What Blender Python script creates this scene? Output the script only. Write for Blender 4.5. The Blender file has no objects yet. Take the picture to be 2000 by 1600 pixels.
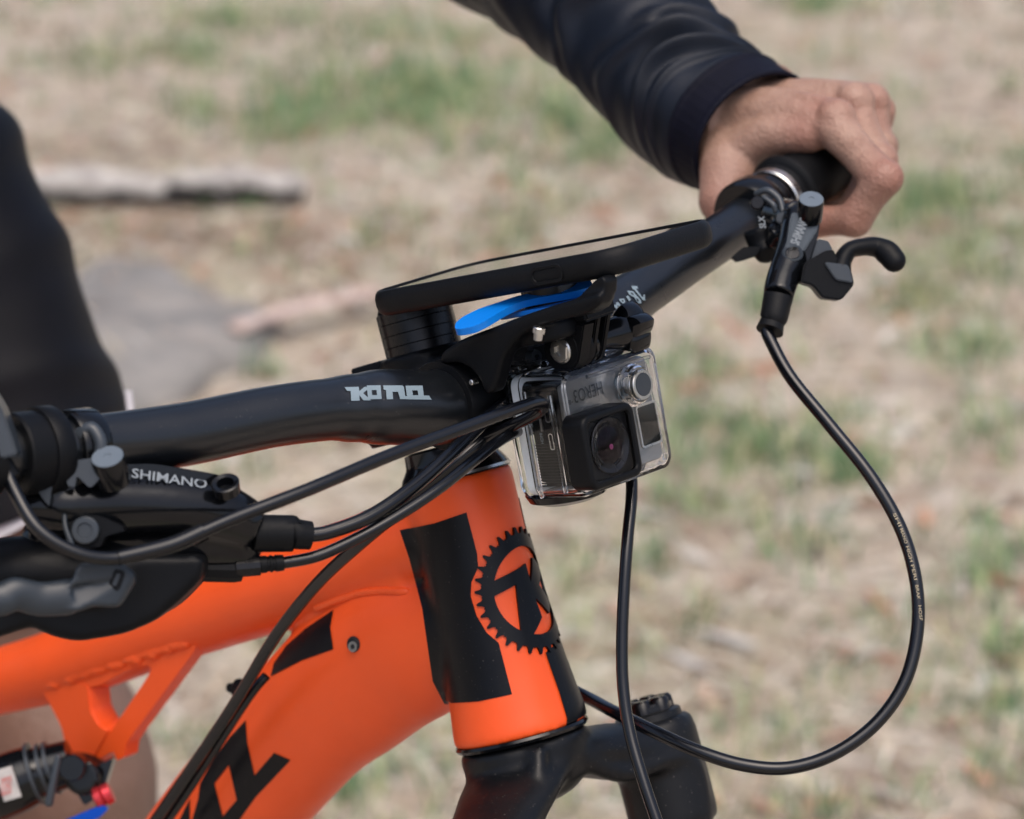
import bpy, bmesh, math, random
import numpy as np
from mathutils import Vector, Matrix
from mathutils.bvhtree import BVHTree
from mathutils.geometry import delaunay_2d_cdt

# ------------------------------------------------------------------ camera, sky, sun, exposure
random.seed(7); rng = np.random.default_rng(7)
sc = bpy.context.scene
COL = sc.collection
rad = math.radians
BETA, THETA, LEAN = rad(48), rad(18), rad(3.5)
FPX, D0 = 6000.0, 1.35                      # focal length in pixels of a 2000 px wide frame; metres to the steerer
O = np.array([0.0, 0.0, 1.05])              # steerer axis at stem height, in the world
CB = np.array([math.cos(THETA)*math.cos(BETA), -math.cos(THETA)*math.sin(BETA), math.sin(THETA)])
CR = np.array([math.sin(BETA), math.cos(BETA), 0.0])
CU = np.cross(CB, CR)
def ray(px, py): return -CB + CR*(px-1000)/FPX - CU*(py-800)/FPX
CP = O - ray(850, 770)*D0
cam = bpy.data.cameras.new('camera'); cam_o = bpy.data.objects.new('camera', cam); COL.objects.link(cam_o)
M = Matrix(((CR[0], CU[0], CB[0], CP[0]), (CR[1], CU[1], CB[1], CP[1]), (CR[2], CU[2], CB[2], CP[2]), (0, 0, 0, 1)))
cam_o.matrix_world = M
cam.sensor_width = 36; cam.lens = FPX*36/2000; cam.clip_start = 0.05; cam.clip_end = 600
cam.dof.use_dof = True; cam.dof.focus_distance = 1.275; cam.dof.aperture_fstop = 9.0; cam.dof.aperture_blades = 9
sc.camera = cam_o

SUN_EL, SUN_AZ = rad(66), rad(-34)          # direction towards the sun: elevation and angle from +X towards +Y
w = bpy.data.worlds.new('World'); sc.world = w; w.use_nodes = True
nt = w.node_tree; bg = nt.nodes['Background']
sky = nt.nodes.new('ShaderNodeTexSky'); sky.sky_type = 'NISHITA'; sky.sun_disc = False
sky.sun_elevation = SUN_EL; sky.sun_rotation = rad(90) - SUN_AZ
sky.air_density = 0.7; sky.dust_density = 5.0; sky.ozone_density = 0.8
hsv = nt.nodes.new('ShaderNodeHueSaturation'); hsv.inputs['Saturation'].default_value = 1.05
nt.links.new(sky.outputs[0], hsv.inputs['Color']); nt.links.new(hsv.outputs[0], bg.inputs[0]); bg.inputs[1].default_value = 0.15
sl = bpy.data.lights.new('sun', 'SUN'); sl.energy = 0.8; sl.angle = rad(60); sl.color = (1, .95, .88)
so = bpy.data.objects.new('sun', sl); COL.objects.link(so)
sd = Vector((math.cos(SUN_EL)*math.cos(SUN_AZ), math.cos(SUN_EL)*math.sin(SUN_AZ), math.sin(SUN_EL)))
so.rotation_euler = sd.to_track_quat('Z', 'Y').to_euler(); so.location = (3, -4, 6)
sc.view_settings.view_transform = 'Standard'; sc.view_settings.look = 'None'
sc.view_settings.gamma = 1.0; sc.view_settings.use_curve_mapping = False
sc.view_settings.exposure = 0.68
sc.cycles.use_denoising = True; sc.cycles.max_bounces = 14; sc.cycles.transmission_bounces = 12
sc.cycles.transparent_max_bounces = 12; sc.cycles.caustics_refractive = True

# ------------------------------------------------------------------ frames of reference
BX = np.array([1, 0, 0.]); BY = np.array([0, math.cos(LEAN), -math.sin(LEAN)]); BZ = np.array([0, math.sin(LEAN), math.cos(LEAN)])
BM = np.array([BX, BY, BZ])                 # bike axes (forward, left, up) as rows
def W(p): return O + np.asarray(p, float) @ BM      # bike coordinates to world
def Bk(p): return BM @ (np.asarray(p, float)-O)     # world to bike coordinates
C0 = Bk(CP)
def Q(px, py, n, off):
    R = BM @ ray(px, py); n = np.array(n, float)
    return C0 + R*((off - n@C0)/(n@R))
def Vy(px, py, y): return Q(px, py, (0, 1, 0), y)
def Vx(px, py, x): return Q(px, py, (1, 0, 0), x)
def P(px, py, d): return Bk(CP + ray(px, py)*d)
AWAY = BM @ (-CB); RIGHT = BM @ CR; UPC = BM @ CU
def Gd(px, py):                              # point of the ground, world coordinates
    r = ray(px, py); return CP + r*(-CP[2]/r[2])
def depth(p): return float((W(p)-CP) @ (-CB))
def nrm(v): v = np.asarray(v, float); return v/np.linalg.norm(v)

# ------------------------------------------------------------------ materials
def mat(name, base, rough=0.5, metal=0.0, spec=0.5, noise=0.0, nscale=40, bump=0.0, bscale=300, trans=0.0, ior=1.45, coat=0.0, rvar=0.0, sheen=0.0, dust=0.0):
    m = bpy.data.materials.new(name); m.use_nodes = True
    t = m.node_tree; b = t.nodes['Principled BSDF']
    b.inputs['Base Color'].default_value = (*base, 1); b.inputs['Roughness'].default_value = rough
    b.inputs['Metallic'].default_value = metal; b.inputs['Specular IOR Level'].default_value = spec
    b.inputs['IOR'].default_value = ior; b.inputs['Transmission Weight'].default_value = trans
    b.inputs['Coat Weight'].default_value = coat; b.inputs['Sheen Weight'].default_value = sheen
    tc = t.nodes.new('ShaderNodeTexCoord')
    def nz(s, d=4):
        n = t.nodes.new('ShaderNodeTexNoise'); n.inputs['Scale'].default_value = s; n.inputs['Detail'].default_value = d
        t.links.new(tc.outputs['Object'], n.inputs['Vector']); return n
    col = None
    if noise:
        n = nz(nscale); r = t.nodes.new('ShaderNodeValToRGB')
        r.color_ramp.elements[0].position = .3; r.color_ramp.elements[1].position = .72
        r.color_ramp.elements[0].color = (*[c*(1-noise) for c in base], 1); r.color_ramp.elements[1].color = (*[min(1, c*(1+noise)) for c in base], 1)
        t.links.new(n.outputs['Fac'], r.inputs['Fac']); col = r.outputs[0]
    if dust:
        v = t.nodes.new('ShaderNodeTexVoronoi'); v.inputs['Scale'].default_value = 160
        t.links.new(tc.outputs['Object'], v.inputs['Vector'])
        n2 = nz(900, 1)
        r = t.nodes.new('ShaderNodeValToRGB'); r.color_ramp.elements[0].position = .72; r.color_ramp.elements[1].position = .78
        r.color_ramp.elements[1].color = (dust, dust, dust, 1)
        t.links.new(n2.outputs['Fac'], r.inputs['Fac'])
        mx = t.nodes.new('ShaderNodeMix'); mx.data_type = 'RGBA'
        mx.inputs[7].default_value = (.35, .32, .28, 1)
        if col: t.links.new(col, mx.inputs[6])
        else: mx.inputs[6].default_value = (*base, 1)
        t.links.new(r.outputs[0], mx.inputs[0]); col = mx.outputs[2]
    if col: t.links.new(col, b.inputs['Base Color'])
    if rvar:
        n = nz(60, 5); mr = t.nodes.new('ShaderNodeMapRange')
        mr.inputs['From Min'].default_value = .3; mr.inputs['From Max'].default_value = .7
        mr.inputs['To Min'].default_value = max(.02, rough-rvar); mr.inputs['To Max'].default_value = min(1, rough+rvar)
        t.links.new(n.outputs['Fac'], mr.inputs['Value']); t.links.new(mr.outputs[0], b.inputs['Roughness'])
    if bump:
        n = nz(bscale, 3); bp = t.nodes.new('ShaderNodeBump'); bp.inputs['Strength'].default_value = bump; bp.inputs['Distance'].default_value = .001
        t.links.new(n.outputs['Fac'], bp.inputs['Height']); t.links.new(bp.outputs[0], b.inputs['Normal'])
    return m
M_ = dict(
    orange=mat('orange_paint', (.78, .085, .012), .42, noise=.05, nscale=25, rvar=.06, spec=.45, bump=.05, bscale=900, dust=.10),
    decal=mat('black_decal', (.0025, .003, .0045), .34, rvar=.06, dust=.12, spec=.22),
    bar=mat('matte_black_alloy', (.0035, .0045, .006), .31, rvar=.04, dust=.1, spec=.7),
    plastic=mat('black_plastic', (.004, .0045, .0055), .42, rvar=.06, bump=.1, bscale=1500, spec=.15),
    rubber=mat('black_rubber', (.0045, .005, .006), .5, rvar=.06, bump=.12, bscale=900, spec=.17),
    gloss=mat('gloss_black', (.003, .0035, .0045), .16, rvar=.06, spec=.4),
    anod=mat('black_anodised', (.003, .003, .004), .26, rvar=.06, spec=.38),
    fork=mat('satin_black_fork', (.004, .0045, .0055), .42, rvar=.05, dust=.2, spec=.3),
    cable=mat('cable_sheath', (.0025, .003, .0045), .2, rvar=.05, spec=.5),
    greylever=mat('grey_lever', (.017, .023, .030), .42, rvar=.06),
    greycap=mat('grey_cap', (.10, .125, .15), .4, rvar=.06),
    lidgrey=mat('grey_lid', (.06, .075, .09), .38, rvar=.06),
    darkgrey=mat('dark_grey_alloy', (.03, .037, .045), .36, rvar=.08),
    steel=mat('steel', (.55, .55, .53), .28, metal=1.0, rvar=.1),
    silver=mat('silver_faceplate', (.27, .27, .26), .36, metal=.8, rvar=.05, bump=.05, bscale=2500),
    print=mat('grey_print', (.17, .225, .26), .5),
    white=mat('white_print', (.19, .215, .235), .5),
    blackprint=mat('black_print', (.01, .01, .012), .5),
    gasket=mat('white_gasket', (.62, .68, .72), .45),
    clear=mat('clear_plastic', (.97, .98, 1), .03, trans=1.0, ior=1.34),
    coated=mat('coated_glass', (.97, .98, 1), .02, trans=1.0, ior=1.12),
    lens=mat('coated_lens', (.004, .002, .003), .06, spec=.12),
    lensglint=mat('lens_reflection', (.16, .02, .08), .3, metal=.3),  # colour of the painted glint on the lens
    lcd=mat('lcd_window', (.006, .008, .008), .15, spec=.2),
    screen=mat('phone_glass', (.004, .004, .005), .03, spec=.65, ior=1.55),
    blue=mat('blue_plastic', (.0, .17, .62), .42, rvar=.05, bump=.05, bscale=1500),
    blueanod=mat('blue_anodised', (.0, .06, .40), .25, metal=.6),
    redanod=mat('red_anodised', (.55, .04, .05), .25, metal=.6),
    label=mat('shock_label', (.42, .40, .38), .5, noise=.3, nscale=120),
    redprint=mat('red_print', (.5, .05, .04), .5),
    sleeve=mat('navy_knit', (.0030, .0058, .0125), .5, noise=.25, nscale=60, bump=.25, bscale=1800, sheen=.0, spec=.34),
    cuff=mat('cuff_knit', (.0035, .004, .010), .7, noise=.2, nscale=80, bump=.3, bscale=1500, spec=.15),
    shorts=mat('black_shorts', (.002, .002, .004), .6, noise=.25, nscale=30, bump=.2, bscale=1500, spec=.24),
    stretch=mat('grey_stretch_panel', (.02, .025, .03), .7),
    hem=mat('white_liner', (.5, .5, .53), .7),
    tyre=mat('tyre_rubber', (.012, .012, .012), .8, bump=.5, bscale=60),
    hole=mat('bare_metal', (.25, .24, .22), .4, metal=.8),
    hair=mat('hair', (.02, .012, .008), .6),
)
def skin_material():
    m = bpy.data.materials.new('skin'); m.use_nodes = True; t = m.node_tree; b = t.nodes['Principled BSDF']
    tc = t.nodes.new('ShaderNodeTexCoord')
    n = t.nodes.new('ShaderNodeTexNoise'); n.inputs['Scale'].default_value = 75; n.inputs['Detail'].default_value = 8; n.inputs['Roughness'].default_value = .65
    t.links.new(tc.outputs['Object'], n.inputs['Vector'])
    r = t.nodes.new('ShaderNodeValToRGB'); e = r.color_ramp.elements
    e[0].position = .3; e[0].color = (.235, .132, .093, 1); e[1].position = .68; e[1].color = (.335, .213, .158, 1)
    t.links.new(n.outputs['Fac'], r.inputs['Fac'])
    a = t.nodes.new('ShaderNodeAttribute'); a.attribute_name = 'flush'
    mx = t.nodes.new('ShaderNodeMix'); mx.data_type = 'RGBA'; mx.inputs[7].default_value = (.25, .095, .068, 1)
    t.links.new(a.outputs['Fac'], mx.inputs[0]); t.links.new(r.outputs[0], mx.inputs[6])
    a2 = t.nodes.new('ShaderNodeAttribute'); a2.attribute_name = 'tan_shade'
    m2 = t.nodes.new('ShaderNodeMix'); m2.data_type = 'RGBA'; m2.inputs[7].default_value = (.15, .085, .06, 1)  # darker leg tone, tan and painted shade together
    t.links.new(a2.outputs['Fac'], m2.inputs[0]); t.links.new(mx.outputs[2], m2.inputs[6]); t.links.new(m2.outputs[2], b.inputs['Base Color'])
    b.inputs['Roughness'].default_value = .52; b.inputs['Subsurface Weight'].default_value = .05
    b.inputs['Subsurface Radius'].default_value = (.010, .004, .002); b.inputs['Subsurface Scale'].default_value = .5
    v = t.nodes.new('ShaderNodeTexVoronoi'); v.inputs['Scale'].default_value = 700; t.links.new(tc.outputs['Object'], v.inputs['Vector'])
    n2 = t.nodes.new('ShaderNodeTexNoise'); n2.inputs['Scale'].default_value = 160; n2.inputs['Detail'].default_value = 5; t.links.new(tc.outputs['Object'], n2.inputs['Vector'])
    ad = t.nodes.new('ShaderNodeMath'); ad.operation = 'MULTIPLY_ADD'; ad.inputs[1].default_value = .35
    t.links.new(v.outputs['Distance'], ad.inputs[0]); t.links.new(n2.outputs['Fac'], ad.inputs[2])
    bp = t.nodes.new('ShaderNodeBump'); bp.inputs['Strength'].default_value = .55; bp.inputs['Distance'].default_value = .002
    t.links.new(ad.outputs[0], bp.inputs['Height']); t.links.new(bp.outputs[0], b.inputs['Normal'])
    return m
M_['skin'] = skin_material()

# ------------------------------------------------------------------ mesh building
class G:
    """collects vertices (bike coordinates unless said otherwise) and faces"""
    def __init__(s): s.v = []; s.f = []
    def add(s, v, f):
        o = len(s.v); s.v += [tuple(map(float, p)) for p in v]; s.f += [tuple(i+o for i in q) for q in f]; return s
    def rings(s, rings, closed=False, caps=True):
        n = len(rings[0]); v = [p for r in rings for p in r]; f = []
        m = len(rings)
        for i in range(m if closed else m-1):
            a, b = i*n, ((i+1) % m)*n
            for j in range(n): k = (j+1) % n; f.append((a+j, a+k, b+k, b+j))
        if caps and not closed: f.append(tuple(range(n-1, -1, -1))); f.append(tuple((m-1)*n+j for j in range(n)))
        return s.add(v, f)
    def tube(s, pts, r, seg=16, sub=6, up=None, round_end=False, ry=None):
        pts = [np.asarray(p, float) for p in pts]; n = len(pts)
        r = [r]*n if np.isscalar(r) else list(r); q = r if ry is None else ([ry]*n if np.isscalar(ry) else list(ry))
        P_, R_, Q_ = [], [], []
        if n == 2 or sub == 1: P_, R_, Q_ = pts, r, q
        else:
            for i in range(n-1):
                p0, p1, p2, p3 = pts[max(i-1, 0)], pts[i], pts[i+1], pts[min(i+2, n-1)]
                for k in range(sub):
                    t = k/sub
                    P_.append(.5*((2*p1)+(-p0+p2)*t+(2*p0-5*p1+4*p2-p3)*t*t+(-p0+3*p1-3*p2+p3)*t**3))
                    u = t*t*(3-2*t); R_.append(r[i]*(1-u)+r[i+1]*u); Q_.append(q[i]*(1-u)+q[i+1]*u)
            P_.append(pts[-1]); R_.append(r[-1]); Q_.append(q[-1])
        T = [nrm(P_[min(i+1, len(P_)-1)]-P_[max(i-1, 0)]) for i in range(len(P_))]
        if round_end:
            a, ta, ra, qa = P_[0], T[0], R_[0], Q_[0]; b, tb, rb, qb = P_[-1], T[-1], R_[-1], Q_[-1]
            pre = [(a-ta*ra*math.sin(x), T[0], ra*max(math.cos(x), .03), qa*max(math.cos(x), .03)) for x in (1.54, 1.2, .8, .4)]
            post = [(b+tb*rb*math.sin(x), T[-1], rb*max(math.cos(x), .03), qb*max(math.cos(x), .03)) for x in (.4, .8, 1.2, 1.54)]
            P_ = [p[0] for p in pre]+P_+[p[0] for p in post]; T = [p[1] for p in pre]+T+[p[1] for p in post]
            R_ = [p[2] for p in pre]+R_+[p[2] for p in post]; Q_ = [p[3] for p in pre]+Q_+[p[3] for p in post]
        u = np.asarray(up if up is not None else (0, 0, 1), float)
        if abs(u@T[0]) > .95: u = np.array([1., 0, 0])
        rs = []
        for p, t, ra, rb in zip(P_, T, R_, Q_):
            if up is not None: u = np.asarray(up, float)
            u = nrm(u-t*(u@t)); b = np.cross(t, u)
            rs.append([p+b*(ra*math.cos(a))+u*(rb*math.sin(a)) for a in np.linspace(0, 2*math.pi, seg, endpoint=False)])
        return s.rings(rs)
    def lathe(s, base, axis, prof, seg=40, a0=None):
        base = np.asarray(base, float); t = nrm(axis); u = np.array([0, 1., 0]) if abs(t[1]) < .9 else np.array([1., 0, 0])
        u = nrm(u-t*(u@t)); b = np.cross(t, u)
        return s.rings([[base+t*h+(b*math.cos(a)+u*math.sin(a))*max(r, 1e-5) for a in np.linspace(0, 2*math.pi, seg, endpoint=False)] for h, r in prof])
    def prism(s, outline, ext, bevel=0.0, segs=2):
        """outline: 3D loop (planar), ext: extrusion vector"""
        bm = bmesh.new(); vs = [bm.verts.new(p) for p in outline]; f = bm.faces.new(vs)
        r = bmesh.ops.extrude_face_region(bm, geom=[f])
        bmesh.ops.translate(bm, verts=[e for e in r['geom'] if isinstance(e, bmesh.types.BMVert)], vec=Vector(ext))
        bmesh.ops.recalc_face_normals(bm, faces=bm.faces)
        if bevel:
            n = Vector(ext).normalized()
            ed = [e for e in bm.edges if any(abs(x.normal.dot(n)) > .9 for x in e.link_faces)]
            bmesh.ops.bevel(bm, geom=ed, offset=bevel, segments=segs, affect='EDGES', clamp_overlap=True)
        return s.frombm(bm)
    def rbox(s, c, ax, h, bevel=.002, segs=3):
        bm = bmesh.new(); bmesh.ops.create_cube(bm, size=2)
        for v in bm.verts: v.co = Vector((v.co.x*h[0], v.co.y*h[1], v.co.z*h[2]))
        if bevel: bmesh.ops.bevel(bm, geom=list(bm.edges), offset=bevel, segments=segs, affect='EDGES', clamp_overlap=True)
        A = np.array(ax, float)
        for v in bm.verts: v.co = Vector(np.asarray(c) + np.array(v.co) @ A)
        return s.frombm(bm)
    def rplate(s, c, ax, hx, hy, hz, rad_, bevel=.001, n=6):
        """rounded-corner plate: hx, hy half sizes in axes 0 and 1 with corner radius rad_, hz half thickness along axis 2"""
        A = np.array(ax, float); o = []
        for sx, sy, a0 in ((1, 1, 0), (-1, 1, 90), (-1, -1, 180), (1, -1, 270)):
            for k in range(n+1):
                a = rad(a0+90*k/n); o.append(np.asarray(c)+A[0]*(sx*(hx-rad_)+rad_*math.cos(a))+A[1]*(sy*(hy-rad_)+rad_*math.sin(a))-A[2]*hz)
        return s.prism(o, A[2]*2*hz, bevel)
    def frombm(s, bm):
        bmesh.ops.recalc_face_normals(bm, faces=bm.faces)
        bm.verts.ensure_lookup_table(); s.add([v.co[:] for v in bm.verts], [[v.index for v in f.verts] for f in bm.faces]); bm.free(); return s
    def sphere(s, c, r, n=12):
        r = np.array([r, r, r]) if np.isscalar(r) else np.array(r); c = np.asarray(c, float)
        return s.rings([[c+r*np.array([math.sin(t)*math.cos(a), math.sin(t)*math.sin(a), math.cos(t)]) for a in np.linspace(0, 2*math.pi, n*2, endpoint=False)] for t in np.linspace(.02, math.pi-.02, n)])
    def bvh(s): return BVHTree.FromPolygons([Vector(p) for p in s.v], s.f)

def sculpt(g, voxel, iters=6, fac=.5):
    """union of the closed pieces of g into one smooth skin"""
    me = bpy.data.meshes.new('tmp'); me.from_pydata(g.v, [], g.f); ob = bpy.data.objects.new('tmp', me); COL.objects.link(ob)
    m = ob.modifiers.new('r', 'REMESH'); m.mode = 'VOXEL'; m.voxel_size = voxel
    m = ob.modifiers.new('s', 'SMOOTH'); m.factor = fac; m.iterations = iters
    dg = bpy.context.evaluated_depsgraph_get(); ev = ob.evaluated_get(dg); e = ev.to_mesh()
    r = G(); r.add([v.co[:] for v in e.vertices], [tuple(p.vertices) for p in e.polygons])
    ev.to_mesh_clear(); bpy.data.objects.remove(ob); bpy.data.meshes.remove(me)
    return r

def smooth_mesh(me, angle=35):
    for p in me.polygons: p.use_smooth = True
    try: me.set_sharp_from_angle(angle=rad(angle))
    except Exception: pass
LOC = {}
def tag(o, label=None, cat=None, group=None, kind=None):
    if label: o['label'] = label
    if cat: o['category'] = cat
    if group: o['group'] = group
    if kind: o['kind'] = kind
    return o
def thing(name, loc, label, cat, bike=True, group=None):
    o = bpy.data.objects.new(name, None); COL.objects.link(o); l = W(loc) if bike else np.asarray(loc, float)
    o.location = l; o.empty_display_size = .05; LOC[o] = l; return tag(o, label, cat, group)
def mk(name, g, m, parent=None, bike=True, smooth=True, angle=35, label=None, attrs=None):
    v = np.array(g.v, float)
    if bike: v = O + v @ BM
    c = (v.min(0)+v.max(0))/2
    me = bpy.data.meshes.new(name); me.from_pydata([tuple(p) for p in (v-c)], [], g.f); me.validate()
    if smooth: smooth_mesh(me, angle)
    me.materials.append(M_[m] if isinstance(m, str) else m)
    o = bpy.data.objects.new(name, me); COL.objects.link(o)
    o.location = c - (LOC[parent] if parent else 0); o.parent = parent; LOC[o] = c
    if label: o['label'] = label
    if attrs is not None:
        a = me.attributes.new(attrs[0], 'FLOAT', 'POINT'); a.data.foreach_set('value', np.asarray(attrs[1], np.float32))
    return o

def inside(pt, loops):
    c = False; x, y = pt
    for L in loops:
        n = len(L)
        for i in range(n):
            (x0, y0), (x1, y1) = L[i], L[(i+1) % n]
            if (y0 > y) != (y1 > y) and x < (x1-x0)*(y-y0)/(y1-y0)+x0: c = not c
    return c
def sheet(loops, step, fn, thick=None):
    """flat outline(s) cut into small triangles and laid on a surface by fn(u, v) -> 3D point; even-odd fill"""
    pts, ed = [], []
    for L in loops:
        s0 = len(pts); q = []
        n = len(L)
        for i in range(n):
            a, b = np.array(L[i], float), np.array(L[(i+1) % n], float); k = max(1, int(np.linalg.norm(b-a)/step))
            q += [a+(b-a)*j/k for j in range(k)]
        pts += q; ed += [(s0+i, s0+(i+1) % len(q)) for i in range(len(q))]
    A = np.array(pts); lo, hi = A.min(0), A.max(0)
    ex = [np.array([x, y]) for x in np.arange(lo[0]+step*.5, hi[0], step) for y in np.arange(lo[1]+step*.5, hi[1], step)]
    ex = [p for p in ex if inside(p, loops) and np.min(np.abs(A-p).sum(1)) > step*.45]
    vs, _, fs, *_ = delaunay_2d_cdt([Vector(p) for p in pts+ex], ed, [], 0, 1e-6)
    fs = [f for f in fs if inside(sum((np.array(vs[i]) for i in f), np.zeros(2))/len(f), loops)]
    m = [fn(v[0], v[1]) for v in vs]
    ok = [p is not None for p in m]
    fs = [tuple(f) for f in fs if all(ok[i] for i in f)]
    g = G(); g.add([p if p is not None else (0, 0, 0) for p in m], fs)
    used = sorted({i for f in g.f for i in f}); mp = {a: b for b, a in enumerate(used)}
    h = G(); h.v = [g.v[i] for i in used]; h.f = [tuple(mp[i] for i in f) for f in g.f]; return h
def on_px(bvh, off=.0003):
    """lays pixel outlines on the surface that lies there"""
    def fn(px, py):
        d = BM @ nrm(ray(px, py)); h = bvh.ray_cast(Vector(C0), Vector(d))
        if h[0] is None: return None
        n = h[1] if h[1].dot(Vector(d)) < 0 else -h[1]
        return np.array(h[0]+n*off)
    return fn
def text_geo(s, o, u, v, size, bold=.0, thick=None):
    """flat lettering: o = lower left corner, u, v = unit vectors along the line and up, size = cap height in metres"""
    cu = bpy.data.curves.new('txt', 'FONT'); cu.body = s; cu.size = 1; cu.offset = bold; cu.resolution_u = 3
    ob = bpy.data.objects.new('txt', cu); COL.objects.link(ob)
    dg = bpy.context.evaluated_depsgraph_get(); ev = ob.evaluated_get(dg); me = ev.to_mesh()
    k = size/.69; g = G(); xs = [p.co.x for p in me.vertices]
    g.add([np.asarray(o)+np.asarray(u)*(p.co.x*k)+np.asarray(v)*(p.co.y*k) for p in me.vertices], [tuple(p.vertices) for p in me.polygons])
    g.width = max(xs)*k
    ev.to_mesh_clear(); bpy.data.objects.remove(ob); return g
def text_fit(s, o, u, v, length, height, bold=.0):
    g = text_geo(s, (0, 0, 0), (1, 0, 0), (0, 1, 0), 1, bold); w_ = g.width
    h = G(); h.f = g.f; h.v = [tuple(np.asarray(o)+np.asarray(u)*(p[0]/w_*length)+np.asarray(v)*(p[1]*height)) for p in g.v]; return h
def pxr(r, d): return r*d/FPX
def tube_px(pts, seg=20, sub=6, **k):
    """pts: (px, py, depth, radius in px)"""
    return G().tube([P(a, b, d) for a, b, d, r in pts], [pxr(r, d) for a, b, d, r in pts], seg, sub, **k)
def prism_px(outline, d, thick, bevel=.001, segs=2):
    f = d if callable(d) else (lambda px: d)
    return G().prism([P(a, b, f(a)) for a, b in outline], AWAY*thick, bevel, segs)
def rounded(outline, r=.25, n=4):
    """rounds the corners of an outline"""
    o = []; m = len(outline)
    for i in range(m):
        a, b, c = (np.array(outline[j % m], float) for j in (i-1, i, i+1))
        p, q = b+(a-b)*r, b+(c-b)*r
        for k in range(n+1):
            t = k/n; o.append(tuple((1-t)**2*p+2*t*(1-t)*b+t*t*q))
    return o

# ------------------------------------------------------------------ ground
def hgt(x, y):
    return .018*np.sin(x*1.7+.6*y)+.014*np.sin(2.3*y-x*.8+1)+.008*np.sin(5.1*x+3.3*y)
def ground_material():
    m = bpy.data.materials.new('dry_ground'); m.use_nodes = True; t = m.node_tree; b = t.nodes['Principled BSDF']
    tc = t.nodes.new('ShaderNodeTexCoord')
    def nz(s, d=5, dist=0):
        n = t.nodes.new('ShaderNodeTexNoise'); n.inputs['Scale'].default_value = s; n.inputs['Detail'].default_value = d; n.inputs['Distortion'].default_value = dist
        t.links.new(tc.outputs['Object'], n.inputs['Vector']); return n
    def ramp(src, stops):
        r = t.nodes.new('ShaderNodeValToRGB'); e = r.color_ramp.elements
        while len(e) < len(stops): e.new(.5)
        for k, (p, c) in zip(e, stops): k.position = p; k.color = (*c, 1)
        t.links.new(src, r.inputs['Fac']); return r.outputs[0]
    def mix(f, a, c):
        x = t.nodes.new('ShaderNodeMix'); x.data_type = 'RGBA'; t.links.new(f, x.inputs[0]); t.links.new(a, x.inputs[6]); t.links.new(c, x.inputs[7]); return x.outputs[2]
    soil = ramp(nz(11, 5).outputs['Fac'], [(.38, (.19, .14, .105)), (.5, (.37, .305, .245)), (.62, (.55, .495, .425))])
    straw = ramp(nz(24, 6, .6).outputs['Fac'], [(.38, (.25, .20, .15)), (.5, (.47, .41, .335)), (.62, (.66, .615, .535))])
    grn = ramp(nz(40, 5).outputs['Fac'], [(.35, (.15, .19, .085)), (.65, (.38, .39, .23))])
    f1 = ramp(nz(2.2, 4).outputs['Fac'], [(.4, (0, 0, 0)), (.6, (1, 1, 1))])
    f2 = ramp(nz(1.1, 5).outputs['Fac'], [(.52, (0, 0, 0)), (.70, (.6, .6, .6))])
    c = mix(f2, mix(f1, soil, straw), grn); t.links.new(c, b.inputs['Base Color']); b.inputs['Roughness'].default_value = .95
    bp = t.nodes.new('ShaderNodeBump'); bp.inputs['Strength'].default_value = .8; bp.inputs['Distance'].default_value = .02
    t.links.new(nz(70, 8).outputs['Fac'], bp.inputs['Height']); t.links.new(bp.outputs[0], b.inputs['Normal'])
    return m
far = np.array([14, 22, 36, 60, 100, 160, 260.])
ax = np.concatenate([-far[::-1]-8, np.arange(-22, 14.01, .15), far+2])-0
GX, GY = np.meshgrid(np.concatenate([-far[::-1]-10, np.arange(-14, 6.01, .12), far]), np.concatenate([-far[::-1], np.arange(-4, 16.01, .12), far+10]), indexing='ij')
fade = np.clip(1-(np.hypot(GX+3, GY-5)-12)/10, 0, 1)
g = G(); n1, n2 = GX.shape
g.v = [tuple(p) for p in np.stack([GX, GY, hgt(GX, GY)*fade], -1).reshape(-1, 3)]
g.f = [(i*n2+j, (i+1)*n2+j, (i+1)*n2+j+1, i*n2+j+1) for i in range(n1-1) for j in range(n2-1)]
gr = mk('ground', g, ground_material(), bike=False, angle=180); tag(gr, 'dry sandy ground with worn patches of straw and thin grass', None, None, 'structure')

def tint_material(name, rough=.8, transl=.0):
    m = bpy.data.materials.new(name); m.use_nodes = True; t = m.node_tree; b = t.nodes['Principled BSDF']
    a = t.nodes.new('ShaderNodeAttribute'); a.attribute_name = 'tint'; t.links.new(a.outputs['Color'], b.inputs['Base Color'])
    b.inputs['Roughness'].default_value = rough; b.inputs['Specular IOR Level'].default_value = .3
    if transl: b.inputs['Subsurface Weight'].default_value = 0
    return m
def fast_mesh(name, verts, nquad_strip, tints, m, label):
    """verts: (N strips, 2*(k+1), 3): ribbons of k quads"""
    N, K, _ = verts.shape; k = K//2-1
    base = np.arange(N)[:, None, None]*K; q = np.stack([np.array([2*i, 2*i+1, 2*i+3, 2*i+2]) for i in range(k)])
    F = (base+q[None]).reshape(-1, 4)
    me = bpy.data.meshes.new(name); me.vertices.add(N*K); me.vertices.foreach_set('co', verts.reshape(-1).astype(np.float32))
    me.loops.add(F.size); me.loops.foreach_set('vertex_index', F.reshape(-1).astype(np.int32))
    me.polygons.add(len(F)); me.polygons.foreach_set('loop_start', np.arange(0, F.size, 4, dtype=np.int32)); me.polygons.foreach_set('loop_total', np.full(len(F), 4, np.int32))
    me.update(calc_edges=True)
    a = me.attributes.new('tint', 'FLOAT_COLOR', 'POINT'); c = np.ones((N, K, 4), np.float32); c[:, :, :3] = tints[:, None, :]; a.data.foreach_set('color', c.reshape(-1))
    me.materials.append(m); o = bpy.data.objects.new(name, me); COL.objects.link(o); tag(o, label, None, None, 'stuff'); return o
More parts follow.
